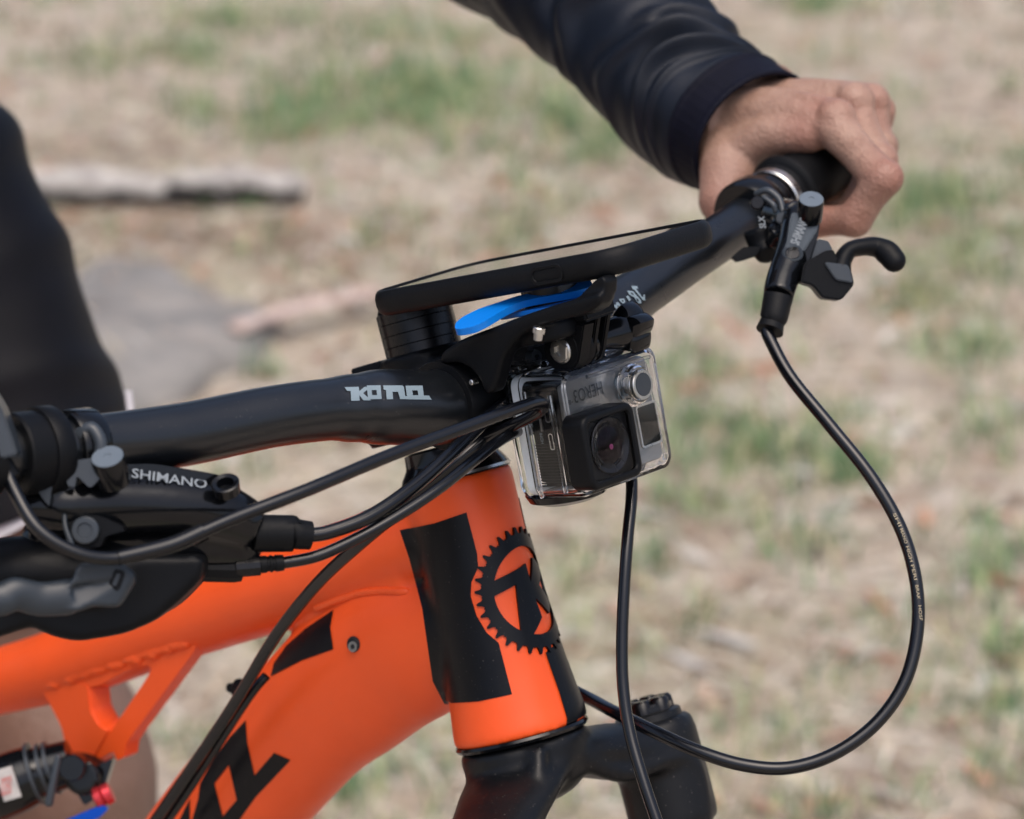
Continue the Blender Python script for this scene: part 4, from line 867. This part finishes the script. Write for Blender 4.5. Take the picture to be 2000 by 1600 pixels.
# ------------------------------------------------------------------ phone in its case
phone = thing('mobile_phone', pc, 'mobile phone in black rubber case lying screen up on the mount', 'mobile phone')
PHL, PHW, PHT = .0735, .0365, .0056
cs = G()
rs = []
for h, inset in ((-PHT, .0032), (-PHT+.0006, .0019), (-PHT+.002, .0006), (-.001, 0), (.002, .0001), (PHT-.0016, .0007), (PHT-.0004, .0017), (PHT, .0026), (PHT-.0001, .0034), (PHT-.0016, .0037)):
    hx, hy, rr = PHL-inset, PHW-inset, .0165-inset; r = []
    for sx, sy, a0 in ((1, 1, 0), (-1, 1, 90), (-1, -1, 180), (1, -1, 270)):
        for k in range(11):
            a = rad(a0+9*k); r.append(pc+N1*(sx*(hx-rr)+rr*math.cos(a))+N2*(sy*(hy-rr)+rr*math.sin(a))+N3*h)
    rs.append(r)
cs.rings(rs); case = mk('case', cs, 'rubber', phone, angle=50)
scn = mk('screen', G().rplate(pc+N3*(PHT-.0011), (N1, N2, N3), PHL-.0040, PHW-.0040, .0004, .0085, .0003), 'screen', phone)
yb = -PHW-.0001
bp_ = pc+N1*.036+N2*(-PHW+.0002)
def slot(hx, hz, y, n=8, rr=.0022):
    o = []
    for sx, sz, a0 in ((1, 1, 0), (-1, 1, 90), (-1, -1, 180), (1, -1, 270)):
        for k in range(n+1): a = rad(a0+90*k/n); o.append(bp_+N1*(sx*(hx-rr)+rr*math.cos(a))+N3*(sz*(hz-rr)+rr*math.sin(a))-N2*y)
    return o
g_ = G(); r0, r1, r2, r3 = slot(.0088, .0036, -.0012, rr=.0034), slot(.0088, .0036, .0006, rr=.0034), slot(.0076, .0025, .0006, rr=.0024), slot(.0072, .0021, -.0003, rr=.0020)
g_.rings([r0, r1, r2, r3]); mk('button_rim', g_, 'rubber', case)

# ------------------------------------------------------------------ action camera in its clear housing
GT = rad(14); E1 = np.array([math.cos(GT), 0, math.sin(GT)]); E2 = nrm([0, 1., .045]); E2 = nrm(E2-E1*(E2@E1)); E3 = np.cross(E1, E2)
GW, GH, GDp = .0615, .0535, .033
g0 = Vy(1097, 728, -.0310)                               # near front top corner of the housing
gc_ = g0-E1*GDp/2+E2*GW/2-E3*GH/2
acam = thing('action_camera', gc_-E3*GH/2, 'silver action camera upside down in clear housing hanging below the phone', 'action camera')
EX = (E1, E2, E3)
def gp(a, b, c): return gc_+E1*a+E2*b+E3*c               # a forward, b to the left, c up, from the centre
def gpx(px, py, a):
    """b, c of the point seen at a pixel on the plane a"""
    q = Q(px, py, E1, E1@(gc_+E1*a)); r = q-gc_; return r@E2, r@E3
def rrect(hy, hz, r, a, n=7, cy=0, cz=0):
    o = []
    for sy, sz, a0 in ((1, 1, 0), (-1, 1, 90), (-1, -1, 180), (1, -1, 270)):
        for k in range(n+1): x = rad(a0+90*k/n); o.append(gp(a, cy+sy*(hy-r)+r*math.cos(x), cz+sz*(hz-r)+r*math.sin(x)))
    return o
HY, HZ, HA = GW/2, GH/2, GDp/2
hs_ = G(); th = .0022
outer = [rrect(HY-.0012, HZ-.0012, .005, -HA+.0065), rrect(HY, HZ, .0062, -HA+.0072), rrect(HY, HZ, .0062, HA-.0035), rrect(HY-.0007, HZ-.0007, .0058, HA-.0012), rrect(HY-.0026, HZ-.0026, .0045, HA)]
inner = [rrect(HY-th-.0008, HZ-th-.0008, .004, HA-th), rrect(HY-th, HZ-th, .0042, HA-th-.001), rrect(HY-th, HZ-th, .0042, -HA+.0066)]
n_ = len(outer[0]); loops_ = outer
hs_.rings(outer, caps=False); o_ = len(hs_.v); 
hs_.rings(inner, caps=False); m_ = len(outer)-1
hs_.f.append(tuple(m_*n_+j for j in range(n_)))                        # front window outside
hs_.f.append(tuple(o_+j for j in range(n_-1, -1, -1)))                 # front window inside
for j in range(n_): k = (j+1) % n_; hs_.f.append((k, j, o_+2*n_+j, o_+2*n_+k))
bm = bmesh.new(); vs_ = [bm.verts.new(p) for p in hs_.v]
for f in hs_.f: bm.faces.new([vs_[i] for i in f])
bmesh.ops.recalc_face_normals(bm, faces=bm.faces); hs2 = G().frombm(bm)
house = mk('housing', hs2, 'clear', acam, angle=40)
mk('gasket', G().rings([rrect(HY-.0018, HZ-.0018, .005, -HA+.0018), rrect(HY-.0012, HZ-.0012, .005, -HA+.0022), rrect(HY-.0012, HZ-.0012, .005, -HA+.0062), rrect(HY-.004, HZ-.004, .004, -HA+.0063), rrect(HY-.004, HZ-.004, .004, -HA+.0017)], True), 'gasket', acam)
mk('back_door', G().rings([rrect(HY-.003, HZ-.003, .005, -HA-.002), rrect(HY-.0006, HZ-.0006, .006, -HA-.0012), rrect(HY, HZ, .0062, -HA), rrect(HY, HZ, .0062, -HA+.0014), rrect(HY-.002, HZ-.002, .005, -HA+.0016)]), 'clear', acam)
# rims and ribs of clear plastic that catch the light
for yy in (-1, 1):
    mk('housing_rib', G().rbox(gp(HA-.0085, yy*(HY+.0004), -.003), EX, (.0009, .0009, HZ-.006), .0004), 'clear', house)
mk('housing_rib', G().rbox(gp(-HA+.0105, -HY-.0003, -.003), EX, (.0007, .0008, HZ-.004), .0003), 'clear', house)
mk('housing_rib', G().rbox(gp(HA+.0003, .004, HZ-.0048), EX, (.0007, HY-.010, .0008), .0003), 'clear', house)
# camera body
BY_, BZ_ = HY-.0042, HZ-.0050
body = mk('camera_body', G().rbox(gp(-.0012, 0, -.0005), EX, (.0095, BY_-.0006, BZ_), .0025), 'plastic', acam)
side = G()
for i in range(15): side.rbox(gp(-.0012, -BY_+.0004, -.004-i*.00125), EX, (.0075, .00015, .0003), 0)
mk('side_grip', side, 'plastic', body)
face = mk('face_plate', G().rings([rrect(BY_-.0002, BZ_-.0002, .003, HA-.0072), rrect(BY_, BZ_, .003, HA-.0068), rrect(BY_, BZ_, .003, HA-.0052), rrect(BY_-.0006, BZ_-.0006, .0026, HA-.0046)]), 'silver', acam)
FA = HA-.0044
def flat(name, outline_px, m, a=FA, t=.0003, parent=None):
    return mk(name, G().prism([gp(a, *gpx(x, y, a)) for x, y in outline_px], E1*t, 0), m, parent or face)
# HERO3+ reads upside down
x0 = gpx(1176, 756, FA); x1 = gpx(1121, 776, FA)
tt = text_fit('HERO3', gp(FA+.0002, x0[0], x0[1]+.0023), -E2, -E3, (x0[0]-x1[0])*1.0, .0052, .006); mk('lettering', tt, 'blackprint', face)
mk('lettering', text_fit('+', gp(FA+.0002, x1[0]-.001, x0[1]-.0006), -E2, -E3, .0026, .0026, .02), 'blackprint', face)
for (x, y, r) in ((1207, 749, .0029), (1211, 773, .0024)):
    q = gpx(x, y, FA); mk('indicator', G().lathe(gp(FA, *q), E1, [(0, r), (.0004, r), (.0004, .0001)], 24), 'print', face)
lc_ = [gpx(x, y, FA) for x, y in ((1243, 797), (1272, 789), (1279, 862), (1251, 872))]
lb = (min(q[0] for q in lc_), max(q[0] for q in lc_)); lcz = (min(q[1] for q in lc_), max(q[1] for q in lc_))
cy, cz = (lb[0]+lb[1])/2, (lcz[0]+lcz[1])/2
mk('lcd_frame', G().rings([rrect((lb[1]-lb[0])/2+.0009, (lcz[1]-lcz[0])/2+.0009, .0012, FA-.0001, 3, cy, cz), rrect((lb[1]-lb[0])/2+.0009, (lcz[1]-lcz[0])/2+.0009, .0012, FA+.0005, 3, cy, cz), rrect((lb[1]-lb[0])/2, (lcz[1]-lcz[0])/2, .0008, FA+.0005, 3, cy, cz), rrect((lb[1]-lb[0])/2, (lcz[1]-lcz[0])/2, .0008, FA-.0001, 3, cy, cz)], True), 'steel', face)
mk('lcd_window', G().rings([rrect((lb[1]-lb[0])/2, (lcz[1]-lcz[0])/2, .0008, FA, 3, cy, cz), rrect((lb[1]-lb[0])/2, (lcz[1]-lcz[0])/2, .0008, FA+.0002, 3, cy, cz)]), 'lcd', face)
# lens port
pa = HA+.0095
cs_ = [gpx(x, y, pa) for x, y in ((1138, 813), (1239, 781), (1257, 924), (1157, 967))]
pb, pz = sum(q[0] for q in cs_)/4, sum(q[1] for q in cs_)/4
hw = ((cs_[1][0]-cs_[0][0])+(cs_[2][0]-cs_[3][0]))/4; hh = ((cs_[0][1]-cs_[3][1])+(cs_[1][1]-cs_[2][1]))/4
bez = mk('lens_port', G().rings([rrect(hw, hh, .005, HA-.002, 7, pb, pz), rrect(hw, hh, .005, pa-.0016, 7, pb, pz), rrect(hw-.0005, hh-.0005, .0046, pa-.0004, 7, pb, pz), rrect(hw-.0014, hh-.0014, .004, pa, 7, pb, pz), rrect(hw-.0028, hh-.0028, .003, pa-.0002, 7, pb, pz), rrect(hw-.0034, hh-.0034, .0026, pa-.0012, 7, pb, pz)], caps=False), 'plastic', acam, angle=45)
mk('port_floor', G().rings([rrect(hw-.0030, hh-.0030, .0026, pa-.0056, 7, pb, pz), rrect(hw-.0030, hh-.0030, .0026, pa-.0030, 7, pb, pz)]), 'plastic', bez)
mk('port_glass', G().rings([rrect(hw-.0033, hh-.0033, .0026, pa-.0016, 7, pb, pz), rrect(hw-.0033, hh-.0033, .0026, pa-.0010, 7, pb, pz)]), 'coated', bez)
lcn = gp(pa-.00298, pb+.0006, pz+.0002)
LR = min(hw, hh)-.0040
mk('lens_ring', G().lathe(lcn, E1, [(0, LR), (.0008, LR), (.0011, LR-.0005), (.0008, LR-.0014), (.0003, LR*.80), (.0008, LR*.77), (.0008, LR*.73), (.0002, LR*.70), (.0, LR*.62)], 56), 'anod', bez)
mk('lens', G().lathe(lcn, E1, [(.0001, LR*.68), (.0004, LR*.6), (.0008, LR*.42), (.0010, LR*.22), (.0011, .0001)], 48), 'lens', bez)
q = lcn+E1*.00115-E3*LR*.05; mk('lens_glint', G().lathe(q, E1, [(0, LR*.10), (.0001, LR*.08), (.0002, .0001)], 28), 'lensglint', bez)  # small disc painted as a coloured glint on the glass
# shutter button, latch, prongs
q = gpx(1256, 751, HA+.006)
btn = mk('power_button', G().lathe(gp(HA-.001, *q), E1, [(0, .0058), (.0052, .0058), (.0068, .0064), (.0072, .0061), (.0072, .0050), (.0069, .0048), (.0069, .0001)], 40), 'steel', acam)
mk('button_face', G().lathe(gp(HA+.0062, *q), E1, [(0, .0049), (.0002, .0048), (.0003, .0001)], 40), 'darkgrey', btn)
mk('button_boss', G().lathe(gp(HA-.0006, *q), E1, [(0, .0092), (.0012, .0092), (.0020, .0084), (.0044, .0080), (.0050, .0074), (.0050, .0066), (0, .0066)], 40), 'clear', acam)
mk('latch', G().rbox(gp(-HA+.004, -HY+.0085, HZ+.0022), EX, (.0055, .0075, .0022), .0012).rbox(gp(-HA+.010, 0.002, HZ+.0014), EX, (.003, .0185, .0012), .0008), 'clear', acam)
mk('hinge_block', G().rbox(gp(0.004, HY-.017, HZ+.0012), EX, (.009, .012, .0014), .001), 'clear', acam)
mk('bottom_latch', G().lathe(gp(-HA+.002, -.006, -HZ-.001), -E3, [(-.002, .017), (0, .018), (.003, .0165), (.005, .011), (.0055, .001)], 40), 'gloss', acam)
prong(-.0153, -.0124, -1, 'housing_prong', 'clear', acam, .0075, nrm(gp(.004, 0, HZ)-np.array([BO[0], 0, BO[2]])), np.linalg.norm(gp(.004, 0, HZ)-np.array([BO[0], 0, BO[2]]))+.0005)
prong(-.0090, -.0060, -1, 'housing_prong', 'clear', acam, .0075, nrm(gp(.004, 0, HZ)-np.array([BO[0], 0, BO[2]])), np.linalg.norm(gp(.004, 0, HZ)-np.array([BO[0], 0, BO[2]]))+.0005)
# ports printed on the near side of the body
SB = -BY_+.0004
def sidepx(px, py):
    q = Vy(px, py, (gc_+E2*SB)[1]); r = q-gc_; return r@E1, r@E3
def port(px0, py0, px1, py1, name):
    a0, c0 = sidepx(px0, py0); a1, c1 = sidepx(px1, py1); m2, z2_ = (a0+a1)/2, (c0+c1)/2; ha, hc = abs(a1-a0)/2, abs(c1-c0)/2
    def rr(ha, hc, y, r):
        o = []
        for sa, sz, k0 in ((1, 1, 0), (-1, 1, 90), (-1, -1, 180), (1, -1, 270)):
            for k in range(6): x = rad(k0+18*k); o.append(gp(m2+sa*(ha-r)+r*math.cos(x), y, z2_+sz*(hc-r)+r*math.sin(x)))
        return o
    r = min(ha, hc)*.7
    mk(name, G().rings([rr(ha, hc, SB, r), rr(ha, hc, SB-.0004, r), rr(ha-.0004, hc-.0004, SB-.0004, r*.7), rr(ha-.0004, hc-.0004, SB, r*.7)], True), 'steel', body)
port(1066, 790, 1081, 824, 'port'); port(1074, 846, 1087, 878, 'port')
a_, c_ = sidepx(1060, 822); mk('card_slot', G().rbox(gp(a_, SB-.0002, c_), EX, (.0005, .0003, .0042), 0), 'hole', body)
for s_, px, py in (('SD', 1046, 834), ('HDMI', 1066, 866)):
    a_, c_ = sidepx(px, py); mk('lettering', text_fit(s_, gp(a_, SB-.0004, c_), E3, -E1, .0046, .0016), 'print', body)
# fabric cable wrap and printed mark beside the stem face
wrap = mk('velcro_wrap', sculpt(G().tube([Vy(985, 745, -.018), Vy(1003, 700, -.016), Vy(1040, 690, -.012)], [.0075, .0085, .007], 18, 4), .0012, 3), mat('velcro', (.02, .02, .022), .9, bump=1., bscale=2500, dust=.8), bike, angle=180)
mk('lettering', prism_px([(974, 700), (984, 694), (990, 712), (998, 710), (1006, 738), (998, 742), (990, 724), (984, 728)], 1.284, .0004, 0), 'print', bike)

# ------------------------------------------------------------------ rider
rider = thing('person', Bk((-.62, .1, 0)), 'person in dark navy jacket and black shorts gripping the far handlebar', 'person')
def gripc(y): return bar_at(y)[0]
mm = lambda x, y, z: np.array([x, y, z])*.001
def hand_geo():
    g = G()
    def fing(m, y0, p, y1, dd, td): a, b = Vy(*m, y0), Vy(*p, y1); return [a, b, b+dd*.001, b+td*.001]
    fingers = [  # knuckle, middle joint, end joint, tip; radii in mm
        (fing((1628, 246), .236, (1722, 350), .2265, np.array([-11, -4, -21]), np.array([-31, -5, -25])), [11, 9.6, 8.8, 7.8]),
        (fing((1664, 214), .257, (1712, 318), .249, np.array([-9, -2, -25]), np.array([-30, -3, -33])), [11.2, 9.8, 8.8, 8.0]),
        (fing((1696, 214), .278, (1714, 290), .271, np.array([-8, -2, -25]), np.array([-28, -3, -33])), [10.8, 9.4, 8.4, 7.6]),
        (fing((1712, 230), .297, (1712, 278), .293, np.array([-6, -2, -20]), np.array([-22, -3, -26])), [9.4, 8.2, 7.4, 6.8])]
    wr = mm(-40, 248, 92)
    for i, (p, r) in enumerate(fingers):
        r = [x*.001 for x in r]
        for a in range(3):
            m_ = (p[a]+p[a+1])/2
            g.tube([p[a], m_, p[a+1]], [r[a], (r[a]+r[a+1])/2*.87, r[a+1]], 16, 4, round_end=True)
        g.sphere(p[0]+mm(1, 0, 3.4), r[0]*.95, 10); g.sphere(p[1]+mm(1.5, 0, 1), r[1]*.98, 10)
        # metacarpal and tendon
        w0 = wr+mm(6, (i-1.5)*9, 4)
        g.tube([w0, (w0+p[0])/2+mm(0, 0, 2), p[0]+mm(-3, 0, -1)], [.0135, .0125, .0108], 18, 4, round_end=True)
        g.tube([w0+mm(4, 0, 10), (w0+p[0])/2+mm(0, 0, 12.2), p[0]+mm(-2, 0, 9.4)], [.0036, .0038, .0040], 10, 4, round_end=True)
    g.sphere(mm(-2, 268, 88), mm(34, 36, 14), 14)                                   # palm
    g.sphere(mm(-20, 284, 84), mm(20, 18, 15), 12)                                   # heel on the little-finger side
    g.tube([mm(-36, 238, 86), mm(-14, 220, 75), mm(-7, 207, 60)], [.0155, .0150, .0118], 18, 5, round_end=True)   # ball of the thumb
    g.tube([mm(-7, 207, 60), mm(2, 206, 52), mm(14, 210, 47)], [.0116, .0104, .0100], 16, 4, round_end=True)
    g.tube([mm(14, 210, 47), mm(24, 213, 45), mm(34, 216, 46)], [.0100, .0092, .0076], 16, 4, round_end=True)
    g.tube([mm(-14, 222, 80), mm(6, 226, 92), mm(24, 232, 95)], [.011, .0105, .010], 16, 4, round_end=True)        # web
    g.tube([mm(-26, 232, 90), mm(0, 232, 100), mm(26, 235, 101)], [.011, .0095, .009], 16, 4, round_end=True)
    g.tube([mm(-20, 250, 92), mm(-60, 256, 96), mm(-150, 272, 120), mm(-250, 290, 168)], [.0345, .0335, .027, .030], 24, 5, up=(0, 0, 1), ry=[.030, .0315, .026, .030])
    return g
hg = sculpt(hand_geo(), .0013, 4, .5)
V_ = np.array(hg.v)
flush = np.zeros(len(V_))
for c, r in ((mm(30, 236, 104), .014), (mm(32, 247, 100), .012), (mm(30, 268, 104), .012), (mm(78, 226, 82), .016), (mm(74, 250, 92), .014), (mm(45, 222, 55), .018), (mm(62, 222, 62), .014), (mm(26, 226, 96), .012), (mm(-5, 207, 58), .018), (mm(20, 290, 100), .012)):
    flush = np.maximum(flush, np.exp(-(np.linalg.norm(V_-c, axis=1)/r)**2))
flush *= .6
def body_geo():
    g = G()
    c = lambda *a: np.array(a)
    sL, sR = c(-.44, .18, .44), c(-.44, -.18, .44); eL, eR = c(-.275, .294, .174), c(-.58, -.34, .24)
    g.tube([sL, (sL+eL)/2, eL], [.050, .040, .031], 20, 4, round_end=True); g.tube([eL, c(-.20, .281, .146)], [.031, .029], 20, round_end=True)
    g.tube([sR, (sR+eR)/2, eR], [.055, .050, .043], 20, 4, round_end=True); g.tube([eR, c(-.50, -.26, .06), c(-.44, -.21, .02)], [.042, .035, .027], 20, 4, round_end=True)
    g.sphere(c(-.42, -.19, .0), c(.05, .045, .02), 10)
    for k in range(4): g.tube([c(-.40, -.225+k*.022, .0), c(-.35, -.22+k*.022, -.03), c(-.335, -.215+k*.022, -.05)], [.011, .010, .008], 10, 3, round_end=True)
    g.tube([c(-.70, 0, -.0), c(-.69, 0, .12), c(-.60, 0, .30), c(-.50, 0, .43), c(-.44, 0, .50)], [.17, .155, .165, .175, .10], 28, 5, up=(1, 0, 0.3), ry=[.12, .105, .115, .115, .07], round_end=True)
    g.tube([c(-.45, 0, .48), c(-.40, 0, .57)], [.058, .056], 18, round_end=True)
    g.sphere(c(-.365, 0, .665), c(.095, .075, .115), 16); g.sphere(c(-.30, 0, .63), c(.05, .052, .065), 12); g.tube([c(-.275, 0, .675), c(-.243, 0, .645)], [.012, .015], 12, round_end=True)
    for s in (-1, 1):
        g.sphere(c(-.375, s*.077, .655), c(.02, .010, .03), 8)
        hp_, kn_, an_ = c(-.70, s*.095, -.01), c(-.474, s*.155, -.185), c(-.46, s*.17, -.60)
        if s < 0: kn_ = c(-.42, -.16, -.12)
        g.tube([hp_, (hp_+kn_)/2, kn_], [.085, .078, .060], 22, 4, round_end=True)
        g.sphere(kn_+c(.012, 0, -.01), c(.052, .052, .062), 12)
        g.tube([kn_+c(-.004, 0, -.01), kn_+c(-.022, 0, -.10), c(-.440, s*.165, -.36), c(-.462, s*.170, -.55), an_+c(-.01, 0, -.12)], [.053, .0515, .053, .042, .036], 22, 5, round_end=True)
        an2 = np.array([-.47, s*.172, -.97]); 
        g.tube([an_+c(-.01, 0, -.12), c(-.47, s*.172, -.90), an2], [.036, .033, .036], 18, 4, round_end=True)
    return g
bg_ = sculpt(body_geo(), .006, 5, .5)
n0 = len(hg.v); full = G(); full.add(hg.v, hg.f); full.add(bg_.v, bg_.f)
bo = mk('body', full, 'skin', rider, angle=180, attrs=('flush', np.concatenate([flush, np.zeros(len(bg_.v))])))
at = bo.data.attributes.new('tan_shade', 'FLOAT', 'POINT'); at.data.foreach_set('value', np.array([.85 if q[2] < -.1 else 0 for q in full.v], np.float32))  # legs darkened in colour: tan plus the shade of the rider's body

def cloth(path, rfun, nt_, nphi, name, m, parent=rider, up=(0, 0, 1), open_end=True, thick=.0018):
    """a sleeve or trouser leg: swept tube whose radius rfun(t, phi) carries the folds, turned in at the open end"""
    pts = [np.asarray(p, float) for p in path]; n = len(pts); PP = []
    for s in np.linspace(0, n-1, nt_):
        i = min(int(s), n-2); t = s-i; p0, p1, p2, p3 = pts[max(i-1, 0)], pts[i], pts[i+1], pts[min(i+2, n-1)]
        PP.append(.5*((2*p1)+(-p0+p2)*t+(2*p0-5*p1+4*p2-p3)*t*t+(-p0+3*p1-3*p2+p3)*t**3))
    rs = []
    for k, p in enumerate(PP):
        t = nrm(PP[min(k+1, nt_-1)]-PP[max(k-1, 0)]); u = nrm(np.asarray(up)-t*(np.asarray(up)@t)); b = np.cross(t, u)
        rs.append([p+(b*math.cos(a)+u*math.sin(a))*rfun(k/(nt_-1), a) for a in np.linspace(0, 2*math.pi, nphi, endpoint=False)])
    if open_end:
        c = np.mean(rs[-1], 0); rs.append([c+(np.array(q)-c)*.955 for q in rs[-1]]); rs.append([c+(np.array(q)-c)*.95+(PP[-4]-PP[-1])*1.5 for q in rs[-2]])
    return mk(name, G().rings(rs, caps=False), m, parent, angle=180)
# sleeve: bunched above a smooth knitted cuff
wristc = (Vy(1382, 352, .212)+Vy(1518, 165, .268))/2
sp_ = [np.array([-.44, .18, .44]), np.array([-.37, .245, .30]), np.array([-.275, .294, .176]), np.array([-.20, .280, .150]), np.array([-.12, .265, .121]), wristc+np.array([-.038, .006, .008]), wristc+np.array([-.012, .001, .001])]
def ridged(x): return 1-abs(math.sin(x))
def gs(x, c, w_): return math.exp(-((x-c)/w_)**2)
def sleeve_r(t, a):
    base = np.interp(t, [0, .2, .36, .5, .66, .8, .9, .96, 1], [.070, .058, .044, .0385, .0368, .0358, .0355, .0352, .0345])
    topside = .5+.5*math.sin(a-.5)                      # folds crowd on the upper, outer side
    f = 0
    wob = .012*math.sin(2*a+1.3)+.007*math.sin(3*a+t*21)+.004*math.sin(5*a-t*40)
    for c, w_, h, sk, ph in ((.900, .012, .0060, .016, .9), (.862, .014, .0085, .030, .5), (.815, .015, .0080, .05, 1.3), (.770, .014, .0060, .02, .1), (.715, .020, .0095, .055, .8), (.655, .016, .0060, -.02, .3), (.60, .022, .0080, .06, 1.1), (.535, .020, .0055, -.03, .6), (.47, .028, .0075, .05, .2)):
        k = .12+1.0*topside**1.3*(.65+.35*math.sin(2*a+c*37))
        x = t+sk*math.sin(a+ph)+wob
        f += 1.25*(h*gs(x, c, w_*.78)-h*.6*gs(x, c-.027, w_*.72))*k
    f += .0010*math.sin(3*a+t*14)+.0006*math.sin(5*a-t*22)
    return base+f*np.interp(t, [0, .35, .5, .9, .95], [.2, .5, .9, 1, .15])
cloth(sp_, sleeve_r, 260, 120, 'jacket_sleeve', 'sleeve')
fwd_ = nrm(sp_[-1]-sp_[-2])
def cuff_r(t, a): return .0367+.0007*math.sin(a*46)*.12-.0010*t+.0008*gs(t, .12, .06)+.0009*gs(t, .9, .1)+.0008*math.sin(3*a+1)
cloth([wristc-fwd_*.013, wristc-fwd_*.006, wristc+fwd_*.003, wristc+fwd_*.009], cuff_r, 40, 200, 'sleeve_cuff', 'cuff')
# shorts, jacket body, right sleeve, hair, shoes, socks
def thigh_r(t, a):
    base = np.interp(t, [0, .3, .6, .85, 1], [.115, .104, .090, .079, .078])
    f = sum(h*gs(t+sk*math.sin(a+ph), c, w_) for c, w_, h, sk, ph in ((.22, .04, .006, .05, 0), (.38, .03, .005, -.05, 1), (.5, .03, .0055, .05, .4), (.62, .028, .0045, .04, 1.2), (.74, .03, .004, -.04, .3), (.86, .028, .003, .03, .8)))
    return base+.9*f*(.6+.4*math.sin(a+.5))+.002*math.sin(4*a+t*11)
shl = cloth([(-.75, .085, .03), (-.64, .105, .012), (-.562, .135, -.062), (-.506, .15, -.145), (-.474, .156, -.205)], thigh_r, 110, 80, 'shorts', 'shorts', up=(0, 1, 0))
cloth([(-.482, .155, -.190), (-.474, .156, -.205), (-.472, .1565, -.2085)], lambda t, a: .0765, 8, 60, 'shorts_liner', 'hem', up=(0, 1, 0))
cloth([(-.74, -.085, .03), (-.64, -.105, .0), (-.535, -.135, -.055), (-.455, -.15, -.10), (-.424, -.156, -.13)], thigh_r, 80, 60, 'shorts', 'shorts', up=(0, 1, 0))
mk('side_label', prism_px([(243, 762), (256, 764), (262, 808), (249, 812)], 1.69, .004, .0005), 'hem', shl)
mk('shorts_seat', sculpt(G().sphere((-.71, 0, .0), (.145, .195, .135), 16), .006, 3), 'shorts', rider, angle=180)
mk('jacket', sculpt(G().tube([np.array([-.70, 0, .06]), np.array([-.69, 0, .14]), np.array([-.60, 0, .30]), np.array([-.50, 0, .43]), np.array([-.45, 0, .495])], [.188, .178, .186, .195, .11], 28, 5, up=(1, 0, .3), ry=[.142, .125, .135, .135, .085], round_end=True).sphere((-.44, .18, .44), .074).sphere((-.44, -.18, .44), .074), .005, 5), 'sleeve', rider, angle=180)
cloth([(-.44, -.18, .44), (-.51, -.26, .34), (-.58, -.34, .24), (-.54, -.30, .15), (-.50, -.26, .07), (-.46, -.225, .035)], lambda t, a: np.interp(t, [0, .4, 1], [.072, .056, .036])+.004*math.sin(t*40+math.sin(a)), 80, 50, 'jacket_sleeve', 'sleeve', up=(0, 1, 0))
mk('hair', sculpt(G().sphere((-.385, 0, .70), (.098, .083, .095), 14), .005, 3), 'hair', rider, angle=180)
for s in (-1, 1):
    mk('shoe', sculpt(G().tube([np.array([-.52, s*.172, -1.0]), np.array([-.44, s*.175, -1.005]), np.array([-.33, s*.185, -1.012])], [.036, .042, .036], 20, 4, ry=[.035, .036, .022], round_end=True).tube([np.array([-.475, s*.172, -.93]), np.array([-.475, s*.172, -.99])], [.045, .045], 18), .005, 4), 'plastic', rider, angle=180)
